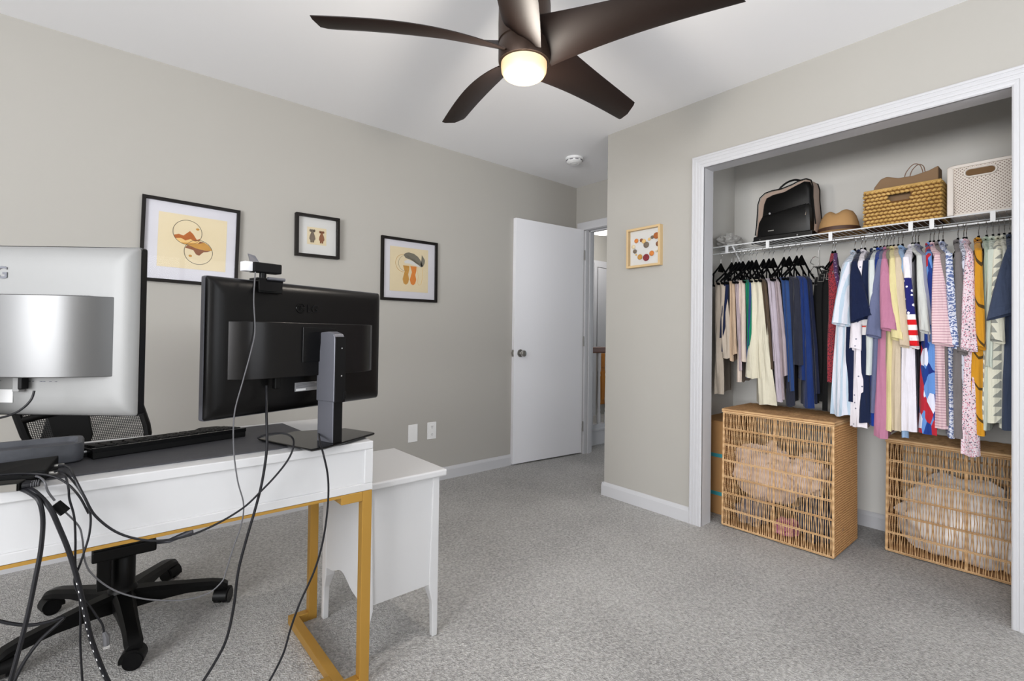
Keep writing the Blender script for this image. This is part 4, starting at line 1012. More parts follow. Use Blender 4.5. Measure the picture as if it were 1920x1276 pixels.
# backrest: curved frame, mesh panel, lumbar bar, spine
BX, BY = .008, 2.50
def bk(u, z):    # u -1..1 across, z height: point on the backrest surface
    hw = .178 - .03 * max(0, (.66 - z) / .08) - .02 * max(0, (z - .9) / .15)
    return Vector((BX + u * hw - .29 * (z - .64), BY + .035 * (1 - u * u) + .05 * (z - .6), z))
edge = [bk(-1, .61 + .44 * k / 12) for k in range(13)] + [bk(-1 + 2 * k / 8, 1.05 + .02 * sin(pi * k / 8)) for k in range(1, 8)] + [bk(1, 1.05 - .44 * k / 12) for k in range(13)] + [bk(1 - 2 * k / 8, .61 - .02 * sin(pi * k / 8)) for k in range(1, 8)]
bf = part('backrest_frame', MB().tube(edge, .014, 8, True), 'black', ch, smooth=True)
m = MB(); vs = []; fs = []
NU, NV = 12, 14
for j_ in range(NV + 1):
    for i_ in range(NU + 1): vs.append(bk(-1 + 2 * i_ / NU, .60 + .45 * j_ / NV))
for j_ in range(NV):
    for i_ in range(NU):
        a_ = j_ * (NU + 1) + i_; fs.append((a_, a_ + 1, a_ + NU + 2, a_ + NU + 1))
part('mesh_panel', m.add(vs, fs), 'chair_mesh', bf, smooth=True)
part('lumbar_bar', MB().tube([bk(-.98 + 1.96 * k / 10, .735 + .025 * sin(pi * k / 10)) + Vector((0, -.008 + .02 * 0, 0)) for k in range(11)], .013, 8, flat=.5), 'black', bf, smooth=True)
part('spine', MB().loft([[Vector((BX - .075 + .08 * (z < .5) + x, y, z)) for x, y in ((-w_, y0), (w_, y0), (w_, y0 + .02), (-w_, y0 + .02))] for z, w_, y0 in ((.40, .03, 2.40), (.44, .035, 2.49), (.56, .05, BY + .02), (.66, .075, BY + .025), (.74, .06, BY + .03), (.95, .02, BY + .045))]), 'black', ch, bevel=.005)
for s in (-1, 1):
    part('armrest', MB().tube([(CXh + s * .20, CYh + .05, .40), (CXh + s * .275, CYh + .05, .42), (CXh + s * .285, CYh + .03, .56), (CXh + s * .285, CYh, .66)], .015, 8), 'black', ch, smooth=True)
    part('arm_pad', cushion(CXh + s * .26, CYh - .03, .658, .684, .075, .07, .055), 'black_matte', ch, smooth=True)

# ================================================================== CLOSET SHELF
RX, RZ = 3.06, 1.610
sh = thing('wire_shelf', 'white ventilated wire shelf with hanging rail across the closet', 'shelf', (3.2, .7, 1.6))
m = MB(); y = -.18
while y < 1.59:
    m.tube([(3.052, y, 1.650), (XB + .010, y, 1.650)], .0016, 5); y += .0254
part('deck_wires', m, 'white_wire', sh)
for x, z in ((3.050, 1.6535), (3.20, 1.6475), (XB + .004, 1.6475)):
    part('rail', MB().cyl((x, -.195, z), (x, 1.592, z), .0038 if x < 3.1 else .003, 8), 'white_wire', sh, smooth=True)
part('hanging_rail', MB().cyl((RX - .008, -.195, RZ), (RX - .008, 1.592, RZ), .0042, 8), 'white_wire', sh, smooth=True)
for y in (1.475, 1.228, .90, .555, .475, .265, .0):
    part('rail_link', MB().box((3.044, y - .009, RZ - .004), (3.052, y + .009, 1.657)), 'white_wire', sh, bevel=.001)
for y in (1.44, .555):
    part('support_brace', MB().tube([(3.055, y, 1.645), (XB + .008, y, 1.36)], .005, 6), 'white_wire', sh, smooth=True)
part('end_bracket', MB().box((3.02, 1.583, 1.595), (3.08, 1.594, 1.665)), 'white_wire', sh, bevel=.003)

# crumpled packaging at the left end of the shelf
def blob(c, r, amp, freq, seed, nu=28, nv=16, squash=None):
    c = Vector(c); rings = []
    for j in range(nv + 1):
        ph = -pi/2 + pi * j / nv; ring = []
        for i in range(nu):
            th = 2 * pi * i / nu
            d = Vector((cos(ph) * cos(th), cos(ph) * sin(th), sin(ph))) if 0 < j < nv else Vector((cos(th) * .02, sin(th) * .02, sin(ph)))
            k = 1 + amp * noise.noise(d * freq + Vector((seed, seed * 2.1, 0))) + amp * .5 * abs(noise.noise(d * freq * 2.7 + Vector((seed * 3, 0, 0))))
            v = Vector((d.x * r[0], d.y * r[1], d.z * r[2])) * k
            if squash is not None and v.z < squash: v.z = squash + (v.z - squash) * .05
            ring.append(c + v)
        rings.append(ring)
    return MB().loft(rings)
pk = part('plastic_packaging', blob((3.20, 1.525, 1.700), (.12, .055, .05), .5, 2.6, 3.3, squash=-.044), 'plastic_film')
props(pk, 'crumpled clear plastic packaging at the left end of the wire shelf', 'packaging')
SZ = 1.6525

# ================================================================== BACKPACK on the shelf
bp = thing('backpack', 'black leather backpack with taupe sides and top carry handle on the shelf', 'backpack', (3.195, 1.168, SZ), radians(90), local=True)
# local frame: x = -room y ... after rz=90deg local +x -> room +y, local +y -> room -x (towards the room)
def bp_outline(s, k=1.0):
    pts = [(.165, .035), (.172, .06), (.165, .12), (.160, .20), (.158, .25), (.145, .292), (.115, .315), (.075, .322), (.02, .322), (-.04, .335), (-.08, .350), (-.115, .352), (-.140, .338), (-.150, .300), (-.150, .24), (-.158, .15), (-.165, .08), (-.165, .035), (-.155, .012), (.155, .012)]
    c = (0, .17); return [(c[0] + (x - c[0]) * k, c[1] + (z - c[1]) * k) for x, z in pts]
def bp_layer(y, k): return [Vector((x, y, z)) for x, z in bp_outline(0, k)]
sidep = part('side_gusset', MB().loft([bp_layer(-.07, .93), bp_layer(-.062, .985), bp_layer(-.02, 1.0), bp_layer(.045, .99), bp_layer(.052, .96)]), 'leather_taupe', bp, smooth=True)
fr = [(.128, .03), (.132, .10), (.120, .17), (.112, .24), (.098, .275), (.06, .288), (.0, .292), (-.06, .315), (-.105, .330), (-.130, .322), (-.140, .29), (-.142, .24), (-.148, .15), (-.152, .08), (-.150, .03)]
def fl(y, k, dz=0):
    return [Vector((-.008 + (x + .008) * k, y, .17 + (z - .17) * k + dz)) for x, z in fr]
part('front_panel', MB().loft([fl(.048, 1.05), fl(.062, 1.04), fl(.072, 1.0), fl(.076, .93)]), 'leather', bp, smooth=True)
part('front_pocket', MB().loft([[Vector((x, .070, z)) for x, z in ((.150, .035), (.140, .13), (.120, .168), (-.138, .202), (-.150, .17), (-.156, .035))], [Vector((x, .092, z)) for x, z in ((.145, .04), (.134, .125), (.114, .160), (-.132, .194), (-.144, .165), (-.150, .04))], [Vector((x, .098, z)) for x, z in ((.13, .055), (.12, .118), (.10, .148), (-.12, .180), (-.13, .155), (-.135, .055))]]), 'leather', bp, smooth=True)
part('base_band', MB().loft([[Vector((x, y, z)) for x, y in ((-.165, -.07), (.165, -.07), (.168, .095), (-.162, .095))] for z in (.004, .045)]), 'leather', bp, bevel=.008)
part('edge_piping', MB().tube([Vector((x, .053, z)) for x, z in bp_outline(0, 1.0)[1:17]], .0035, 6), 'black', bp, smooth=True)
part('rear_piping', MB().tube([Vector((x, -.062, z)) for x, z in bp_outline(0, 1.0)[1:17]], .003, 6), 'black', bp, smooth=True)
part('carry_handle', MB().tube(smooth_path([(.062, 0, .318), (.045, 0, .345), (.010, 0, .368), (-.03, 0, .375), (-.065, 0, .364), (-.095, 0, .345)], 4), .006, 8), 'black', bp, smooth=True)
part('pocket_zip', MB().tube([Vector((x, .094, z)) for x, z in ((.112, .163), (.06, .170), (0, .179), (-.07, .189), (-.13, .196))], .002, 6), 'black_gloss', bp)
part('magnetic_clasp', MB().cyl((.068, .096, .172), (.068, .101, .172), .006, 12), 'chrome', bp)
part('maker_plate', MB().box((.045, .0965, .066), (.078, .099, .071)), 'steel', bp)
part('zip_puller', MB().tube([(-.128, .096, .16), (-.130, .100, .145), (-.126, .099, .13)], .0022, 6), 'chrome', bp)
for x in (.125, -.085): part('stud', MB().cyl((x, .094, .022), (x, .0985, .022), .0045, 10), 'chrome', bp)
part('shoulder_strap', MB().tube(smooth_path([(.165, -.05, .06), (.185, -.01, .05), (.190, .04, .016), (.15, .07, .012), (.0, .09, .012), (-.10, .085, .012), (-.150, .03, .012), (-.160, -.04, .10)], 4), .007, 8, flat=1.6), 'leather', bp, smooth=True)

# ================================================================== FEDORA
ht = thing('fedora_hat', 'camel felt fedora with a dark brown band on the wire shelf', 'hat', (3.185, .900, SZ))
HC = Vector((3.185, .900, SZ))
def hat_ring(r, z, pinch=0, dent=0, oval=1.14, brim=0):
    out = []
    for k in range(48):
        a_ = 2 * pi * k / 48; cx, cy = cos(a_), sin(a_)
        rr = r * (1 - pinch * (abs(cy) ** 6) * .0)
        v = Vector((cx * rr * oval * .92, cy * rr * 1.06, z * (1.16 if not brim else 1)))
        if pinch and cx < .2: v.x *= 1 - pinch * .3 * (-cx + .2)
        if dent: v.z -= dent * math.exp(-(v.y / .022) ** 2)
        if brim: v.z += brim * (abs(cy) ** 2.2)
        out.append(HC + v)
    return out
hc_ = part('crown', MB().loft([hat_ring(.094, .012), hat_ring(.093, .03), hat_ring(.088, .060, .1), hat_ring(.078, .09, .3, .004), hat_ring(.064, .112, .5, .012), hat_ring(.045, .122, .6, .020), hat_ring(.022, .124, .5, .024), hat_ring(.004, .122, 0, .024)]), 'felt', ht, smooth=True)
part('brim', MB().loft([hat_ring(.090, .018), hat_ring(.108, .005), hat_ring(.126, .001, brim=.004), hat_ring(.129, .004, brim=.005), hat_ring(.11, .011), hat_ring(.092, .022)]), 'felt', ht, smooth=True)
part('hat_band', MB().loft([hat_ring(.0955, .014), hat_ring(.0965, .018), hat_ring(.0955, .036, .02), hat_ring(.0935, .037)]), 'hat_band', ht, smooth=True)

# ================================================================== WATER HYACINTH BASKET
WY0, WY1, WX0, WX1, WZ1 = .447, .752, 3.075, 3.29, SZ + .195
wb = thing('woven_basket', 'golden water-hyacinth storage basket with slot handle on the shelf', 'basket', (3.18, .6, SZ))
def puff(m, c, half, axis_long, nrm, tilt=0):
    c = Vector(c); L = Vector(axis_long); N = Vector(nrm); U = Vector((0, 0, 1)); L2 = (L * cos(tilt) + U * sin(tilt)); U2 = (U * cos(tilt) - L * sin(tilt))
    rings = []
    for j in range(5):
        s = -1 + j * .5; w = max(.12, (1 - s * s) ** .5)
        rings.append([c + L2 * (half[0] * s) + U2 * (half[1] * w * cos(q)) + N * (half[2] * w * sin(q)) for q in (0, pi/3, 2*pi/3, pi, 4*pi/3, 5*pi/3)])
    m.loft(rings)
def weave(m, org, along, nrm, length, z0, z1, step=.019, rows=10, hole=None):
    dz = (z1 - z0) / rows; n = int(length / step)
    for r_ in range(rows):
        for i in range(n + 1):
            u = (i + (.5 if r_ % 2 else 0)) * step
            if u > length - .004: continue
            z = z0 + dz * (r_ + .5)
            if hole and hole[0] < u < hole[1] and hole[2] < z < hole[3]: continue
            c = Vector(org) + Vector(along) * u; c.z = z
            puff(m, c, (step * .60, dz * .47, .010), along, nrm, rnd.uniform(-.15, .15) + (.32 if r_ % 2 else -.32))
hole = (.095, .190, SZ + .125, SZ + .160)
m = MB(); weave(m, (WX0, WY1 - .006, 0), (0, -1, 0), (-1, 0, 0), WY1 - WY0 - .006, SZ + .004, WZ1, hole=hole)
part('front_weave', m, 'hyacinth', wb, smooth=True)
m = MB(); weave(m, (WX0 + .004, WY0, 0), (1, 0, 0), (0, -1, 0), WX1 - WX0, SZ + .004, WZ1)
part('side_weave', m, 'hyacinth', wb, smooth=True)
m = MB(); weave(m, (WX0 + .004, WY1, 0), (1, 0, 0), (0, 1, 0), WX1 - WX0, SZ + .004, WZ1)
part('side_weave', m, 'hyacinth', wb, smooth=True)
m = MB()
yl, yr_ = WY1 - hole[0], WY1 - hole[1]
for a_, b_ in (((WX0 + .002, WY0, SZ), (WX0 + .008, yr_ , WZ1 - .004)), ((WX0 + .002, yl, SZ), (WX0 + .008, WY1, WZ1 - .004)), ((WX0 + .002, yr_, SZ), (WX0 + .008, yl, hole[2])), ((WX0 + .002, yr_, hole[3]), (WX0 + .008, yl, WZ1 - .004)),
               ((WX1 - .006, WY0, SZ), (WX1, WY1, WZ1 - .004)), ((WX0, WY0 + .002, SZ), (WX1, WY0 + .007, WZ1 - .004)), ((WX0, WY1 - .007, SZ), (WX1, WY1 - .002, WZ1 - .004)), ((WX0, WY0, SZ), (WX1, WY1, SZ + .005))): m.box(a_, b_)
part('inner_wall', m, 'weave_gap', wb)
part('rim', MB().tube([(WX0, WY0, WZ1 - .003), (WX0, WY1, WZ1 - .003), (WX1, WY1, WZ1 - .003), (WX1, WY0, WZ1 - .003)], .006, 8, True), 'hyacinth', wb, smooth=True)
bgm = thing('paper_bag', 'brown kraft bag with string handle poking out of the golden basket', 'bag', (3.2, .6, SZ + .01))
poly = [(.735, .02), (.735, .17), (.722, .225), (.695, .262), (.670, .270), (.62, .252), (.56, .250), (.50, .262), (.463, .278), (.462, .02)]
part('bag_body', MB().prism([Vector((3.125, y, SZ + z)) for y, z in poly], (.10, .0, 0)), 'kraft', bgm, bevel=.006)
part('string_handle', MB().tube(smooth_path([(3.15, .60, SZ + .250), (3.15, .592, SZ + .280), (3.15, .565, SZ + .312), (3.15, .540, SZ + .305), (3.15, .528, SZ + .275), (3.15, .525, SZ + .250)], 4), .0022, 6).tube(smooth_path([(3.18, .585, SZ + .250), (3.18, .575, SZ + .29), (3.18, .55, SZ + .315), (3.18, .528, SZ + .30), (3.18, .52, SZ + .250)], 4), .0022, 6), 'string', bgm, smooth=True)

# ================================================================== PERFORATED CREAM BIN
PY0, PY1, PX0, PX1, PZ0, PZ1 = .06, .424, 3.07, 3.33, SZ, SZ + .245
pb = thing('storage_bin', 'cream perforated plastic storage bin with an oval grip hole', 'storage bin', (3.2, .25, SZ))
def bin_ring(i, z, r=.03):
    pts = []
    for cx, cy, a0 in ((PX1 - i - r, PY1 - i - r, 0), (PX0 + i + r, PY1 - i - r, pi/2), (PX0 + i + r, PY0 + i + r, pi), (PX1 - i - r, PY0 + i + r, 3*pi/2)):
        for k in range(6): q = a0 + k * pi / 10; pts.append(Vector((cx + r * cos(q), cy + r * sin(q), z)))
    return pts
part('perforated_wall', MB().loft([bin_ring(.012, PZ0 + .012), bin_ring(.003, PZ1 - .012)]), 'perforated', pb, smooth=True)
part('base_band', MB().loft([bin_ring(.016, PZ0), bin_ring(.0095, PZ0 + .006), bin_ring(.0095, PZ0 + .018), bin_ring(.012, PZ0 + .019)]), 'bin_plastic', pb, smooth=True)
part('rim', MB().loft([bin_ring(.001, PZ1 - .016), bin_ring(-.002, PZ1 - .014), bin_ring(-.003, PZ1 - .002), bin_ring(.0, PZ1), bin_ring(.006, PZ1)]), 'bin_plastic', pb, smooth=True)
gy, gz = .309, SZ + .200
def slot(x, a_, b_):
    pts = []
    for s in (1, -1):
        for k in range(7):
            q = -pi/2 + pi * k / 6 + (0 if s > 0 else pi)
            pts.append(Vector((x, gy + s * (a_ - b_) + b_ * cos(q), gz + b_ * sin(q))))
    return pts
gsurf = PX0 + .003
part('grip_surround', MB().tube(slot(gsurf - .001, .054, .019), .0045, 6, True), 'bin_plastic', pb, smooth=True)
part('grip_hole', MB().loft([slot(gsurf + .004, .049, .014), slot(gsurf - .0015, .049, .014)]), 'handle_dark', pb)
for y in (PY0 + .012, PY1 - .012):
    part('corner_band', MB().box((PX0 + .001, y - .012, PZ0 + .01), (PX0 + .012, y + .012, PZ1 - .005)), 'bin_plastic', pb, bevel=.004)

# ================================================================== WICKER HAMPERS
def hamper(name, label, X0, X1, Y0, Y1, Hh, taper, rows, seed, lid_lift=.0, nf=56):
    r_ = random.Random(seed)
    t = thing(name, label, 'hamper', ((X0+X1)/2, (Y0+Y1)/2, 0), 0, 'wicker hampers on the closet floor')
    def P(u, v, z):      # u along depth 0 front ..1 back, v 0..1 from Y1 (left) to Y0 (right)
        k = taper * (z / Hh)
        return Vector((X0 + k * .4 + (X1 - X0 - k * .4) * u, (Y1 - k) + (Y0 + k - (Y1 - k)) * v, z))
    zs = [.012 + (Hh - .03) * i / rows for i in range(rows + 1)]
    # horizontal double wires
    m = MB()
    for i, z in enumerate(zs):
        for dz in (-.003, .003):
            pts = [P(0, q / 10, z + dz + r_.uniform(-.0008, .0008)) - Vector((.002, 0, 0)) for q in range(11)] + [P(q / 6, 1, z + dz) for q in range(1, 7)] + [P(1, 1 - q / 8, z + dz) for q in range(1, 9)] + [P(1 - q / 6, 0, z + dz) for q in range(1, 6)]
            m.tube(pts, .0024, 5, True)
    part('horizontal_binding', m, 'wicker', t, smooth=True)
    for u, v in ((0, 0), (0, 1), (1, 0), (1, 1), (0, .5)):
        part('corner_post' if v != .5 else 'middle_post', MB().tube([P(u, v, z) for z in zs], .005 if v != .5 else .0028, 6), 'wicker', t, smooth=True)
    def strands(m, f, n, rad=.0021):
        for i in range(rows):
            for k in range(n):
                a_ = (k + .5) / n; pair = (.13 / n) * (1 if (k + i) % 2 else -1)
                j1, j2 = r_.uniform(-.25, .25) / n, r_.uniform(-.25, .25) / n
                z0, z1 = zs[i], zs[i + 1]
                lo = f(min(.997, max(.003, a_ + pair + j1 * .5)), z0); hi = f(min(.997, max(.003, a_ - pair + j2)), z1)
                md = (lo + hi) / 2 + Vector((r_.uniform(-.002, .002), r_.uniform(-.003, .003), 0))
                m.tube([lo, md, hi], rad * r_.uniform(.7, 1.25), 4)
    m = MB(); strands(m, lambda a_, z: P(0, a_, z), nf); part('front_strands', m, 'wicker', t)
    m = MB(); strands(m, lambda a_, z: P(1, a_, z), nf - 8); part('back_strands', m, 'wicker', t)
    for v, nm in ((1, 'end_panel'), (0, 'end_panel')):
        vs = [P(0, v, zs[0]), P(1, v, zs[0]), P(1, v, zs[-1]), P(0, v, zs[-1])]
        part(nm, MB().prism(vs, (0, .004 if v else -.004, 0)), 'wicker_dense', t)
        m = MB(); n = int((X1 - X0) / .0075)
        for k in range(n):
            for i in range(rows):
                lo = P((k + .5) / n, v, zs[i]); hi = P((k + .5 + r_.uniform(-.4, .4)) / n, v, zs[i + 1])
                off = Vector((0, -.003 if v else .003, 0)); m.tube([lo + off, hi + off], .0026, 4)
        part('end_strands', m, 'wicker_dense', t)
    # lid
    L = lid_lift; e = .006
    lc = [P(0, 0, Hh) + Vector((-e, e, 0)), P(0, 1, Hh) + Vector((-e, -e, 0)), P(1, 1, Hh) + Vector((0, -e, 0)), P(1, 0, Hh) + Vector((0, e, 0))]
    lid = part('lid', MB().loft([[v + Vector((0, 0, -.014)) for v in lc], [v + Vector((0, 0, -.002 + L)) for v in lc]]), 'wicker_lid', t, bevel=.002)
    m = MB(); a_, b_, c_, d_ = [v + Vector((0, 0, L)) for v in lc]
    n = int((lc[2] - lc[1]).length / .0085)
    for k in range(n):
        s = (k + .5) / n; p0 = a_ + (d_ - a_) * s; p1 = b_ + (c_ - b_) * s
        pts = [p0 + (p1 - p0) * (q / 16) + Vector((0, 0, .0035 * (1 if (q + k) % 2 else -.3))) for q in range(17)]
        m.tube(pts, .0034, 4)
    part('lid_weave', m, 'wicker_lid', lid, smooth=True)
    part('lid_rim', MB().tube([v + Vector((0, 0, L - .002)) for v in lc], .0048, 6, True).tube([v + Vector((0, 0, -.013)) for v in lc], .004, 6, True), 'wicker', lid, smooth=True)
    part('hamper_floor', MB().box((X0 + .006, Y0 + .006, .008), (X1 - .006, Y1 - .006, .014)), 'wicker_dense', t)
    return t
hamper('wicker_hamper', 'tall lidded wicker laundry hamper under the trousers, nearest the closet left side', 2.750, 3.118, .792, 1.345, .664, .004, 7, 5)
hamper('wicker_hamper', 'lower wicker hamper filled with white cloth under the shirts', 3.082, 3.385, .055, .655, .572, .003, 6, 9, nf=60)

def contents(name, label, cat, c, r, amp, freq, seed, mat, squash=None):
    o = part(name, blob(c, r, amp, freq, seed, 44, 26, squash), mat, smooth=True); props(o, label, cat); return o
contents('blanket', 'crumpled blush blanket inside the taller wicker hamper', 'blanket', (2.90, 1.155, .315), (.115, .165, .150), .34, 2.2, 1.7, 'cream_blanket')
contents('blanket', 'smaller blush cloth fold right of the big one in the taller hamper', 'blanket', (2.87, .945, .345), (.09, .085, .10), .4, 2.4, 6.1, 'cream_blanket')
contents('clothing_pile', 'dark blue folded clothes at the right of the taller hamper', 'clothes', (2.90, .895, .135), (.12, .095, .115), .3, 2.2, 2.9, 'denim_dark', -.115)
contents('clothing_pile', 'grey and white clothes at the bottom left of the taller hamper', 'clothes', (2.89, 1.235, .085), (.11, .085, .075), .3, 2.6, 8.2, 'grey_cloth', -.068)
contents('clothing_pile', 'small pink garment at the bottom of the taller hamper', 'clothes', (2.86, 1.045, .055), (.07, .055, .042), .35, 2.6, 4.4, 'pink_cloth', -.038)
contents('laundry_pile', 'big heap of white crumpled laundry in the lower hamper', 'laundry', (3.225, .385, .195), (.125, .235, .205), .26, 2.6, 5.5, 'white_cloth', -.175)
contents('laundry_pile', 'white laundry bunched in the right part of the lower hamper', 'laundry', (3.22, .165, .150), (.12, .10, .150), .3, 2.7, 9.5, 'white_cloth', -.135)

bx = thing('cardboard_box', 'tall brown cardboard box with teal tape behind the left closet jamb', 'box', (3.05, 1.475, 0))
part('carton', MB().box((2.90, 1.372, .001), (3.25, 1.585, .56)), 'cardboard', bx, bevel=.003)
for z in (.115, .345): part('tape_strip', MB().box((2.8985, 1.372, z), (2.900, 1.585, z + .022)).box((2.9, 1.3705, z), (3.25, 1.372, z + .022)), 'tape', bx)
part('lid_flaps', MB().box((2.896, 1.370, .56), (3.252, 1.475, .564)).box((2.896, 1.482, .56), (3.252, 1.586, .564)), 'cardboard', bx)

# ================================================================== HANGERS AND CLOTHES
def hanger_mesh(open_bar):
    body = MB()
    # neck triangle
    up = .018 if open_bar else .026
    body.prism([(-.032, -.004, -.118), (-.008, -.004, -.088 + up), (0, -.004, -.082 + up), (.008, -.004, -.088 + up), (.032, -.004, -.118)], (0, .008, 0))
    arm = [(.0, 0, -.090), (.03, 0, -.112), (.08, 0, -.134), (.13, 0, -.156), (.155, 0, -.168)]
    if open_bar:
        arm = [(.0, 0, -.066), (.03, 0, -.092), (.09, 0, -.136), (.15, 0, -.170), (.195, 0, -.192)]
        loop = arm + [(.208, 0, -.203), (.200, 0, -.212)] + [(-.200, 0, -.212), (-.208, 0, -.203)] + [(-x, y, z) for x, y, z in reversed(arm[1:])]
        body.tube(loop, .0066, 6, True, flat=.7)
        body.tube([(-.09, 0, -.138), (-.098, 0, -.18), (-.095, 0, -.21)], .004, 5); body.tube([(.09, 0, -.138), (.098, 0, -.18), (.095, 0, -.21)], .004, 5)
    else:
        body.tube([(-x, y, z) for x, y, z in reversed(arm[1:])] + arm, .007, 6, flat=.5)
    hk = [(0, 0, -.088 + up), (0, 0, -.036)] + [(.0 + .0175 * sin(q) + 0, 0, -.0155 + -.0 - .0175 * cos(q) * 1.0 + .004) for q in [radians(k) for k in range(20, 261, 20)]]
    return body, MB().tube(hk, .0017, 6)
HM = {}
def place_hanger(y, rz, open_bar, label, group):
    if open_bar not in HM:
        b_, h_ = hanger_mesh(open_bar)
        t = thing('clothes_hanger', label, 'hanger', (RX, y, RZ), rz, group, local=True)
        pb_ = part('hanger_body', b_, 'velvet', t, smooth=True); ph_ = part('hook', h_, 'chrome', t, smooth=True)
        HM[open_bar] = (t, [pb_, ph_]); return t
    src, kids = HM[open_bar]
    t = src.copy(); COL.objects.link(t); t.location = (RX, y, RZ); t.rotation_euler = (0, 0, rz)
    props(t, label, 'hanger', group)
    for k in kids:
        c = k.copy(); COL.objects.link(c); c.parent = t
    return t

def lerp(a, b, t): return a + (b - a) * t
def body_rings(yh, tops, bots, zt, zb, xs_front, hw_list, cx, back, seed, nrow=18, wob=.011):
    """tops/bots: (yL, yR) of the front edge band at top and hem."""
    rings = []
    for i in range(nrow + 1):
        t = i / nrow; z = zt[0] + (zb - zt[0]) * t
        if i < len(hw_list): z, hw, xf, blend = hw_list[i]
        else:
            s0 = hw_list[-1]; k = (i - len(hw_list) + 1) / (nrow - len(hw_list) + 1)
            z = lerp(s0[0], zb, k); xf = lerp(s0[2], xs_front, min(1, k * 1.5)); hw = s0[1]; blend = s0[3] + (1 - s0[3]) * min(1, k * 1.6)
        tt = max(0.0, (zt[0] - z) / (zt[0] - zb))
        yL = lerp(tops[0], bots[0], tt ** .8); yR = lerp(tops[1], bots[1], tt ** .8)
        yL = lerp(yh + .010, yL, blend); yR = lerp(yh - .010, yR, blend)
        if yL - yR < .010: m_ = (yL + yR) / 2; yL, yR = m_ + .005, m_ - .005
        xb = cx + hw + back * tt; ring = []
        N = 9
        amp = wob * (.3 + tt)
        for k in range(N):            # left side, back -> front
            s = k / N; y = lerp(yh + .008, yL, s ** 1.7); x = lerp(xb, xf + .006, s)
            ring.append(Vector((x, y + amp * noise.noise(Vector((x * 26, z * 3.1, seed))), z)))
        nf = 7
        for k in range(nf):           # front fold
            s = k / (nf - 1); y = lerp(yL, yR, s); bulge = sin(pi * s)
            x = xf + .006 - .012 * bulge - amp * 1.3 * noise.noise(Vector((s * 3.2 + seed, z * 3.5, seed * 1.7))) * (yL - yR) / .05
            ring.append(Vector((x, y, z)))
        for k in range(N):
            s = 1 - (k + 1) / (N + 1); y = lerp(yh - .008, yR, s ** 1.7); x = lerp(xb, xf + .006, s)
            ring.append(Vector((x, y + amp * noise.noise(Vector((x * 26, z * 3.1, seed + 9))), z)))
        rings.append(ring)
    zoff = seed * 3.3
    last = rings[-1]
    for k, v in enumerate(last): v.z += .010 * noise.noise(Vector((v.x * 9, v.y * 30, zoff))) * 1.2
    inner = [v + (Vector((sum(q.x for q in last) / len(last), sum(q.y for q in last) / len(last), v.z)) - v) * .04 + Vector((0, 0, .012)) for v in last]
    return MB().loft(rings + [inner])

rots = random.Random(12)
for i, (nm, label, mt, yh, yL, yR, bL, bR, zb) in enumerate(TROUSERS):
    rz = radians(rots.uniform(-5, 5))
    short = label.split(' hanging')[0].split(' folded')[0].split(' between')[0].split(' mostly')[0].split(' just')[0].split(' flaring')[0].split(' left of')[0].split(' right of')[0].split(' nearest')[0].split(' with')[0]
    place_hanger(yh, rz, True, 'open black velvet hanger carrying the ' + short + (' behind the green garment' if short == 'blue jeans' else ''), 'open-bar trouser hangers')
    t = thing(nm, label, nm, (RX, yh, RZ), 0, 'trousers and shorts folded over hangers')
    zt = RZ - .196
    hw = [(zt, .145, RX - .14, .55), (zt - .012, .155, RX - .158, .75), (zt - .03, .158, RX - .166, .85)]
    cut = lerp(zt, zb, .80 + .12 * ((i * 7) % 3 - 1))
    o1 = part('rear_leg', body_rings(yh, (yL - .004, lerp(yL, yR, .55)), (bL - .002, lerp(bL, bR, .5)), (zt, 0), max(zb, cut) if i % 2 else zb, RX - .195, hw, RX, .0, i * 2.3 + 1), 'f_' + mt, t, smooth=True)
    o2 = part('front_leg', body_rings(yh - .009, (lerp(yL, yR, .45), yR), (lerp(bL, bR, .45), bR), (zt - .002, 0), zb if i % 2 else max(zb, cut), RX - .205, [(a_ - .001, b_ - .004, c_ - .004, d_) for a_, b_, c_, d_ in hw], RX, .0, i * 3.1 + 7), 'f_' + mt, t, smooth=True)

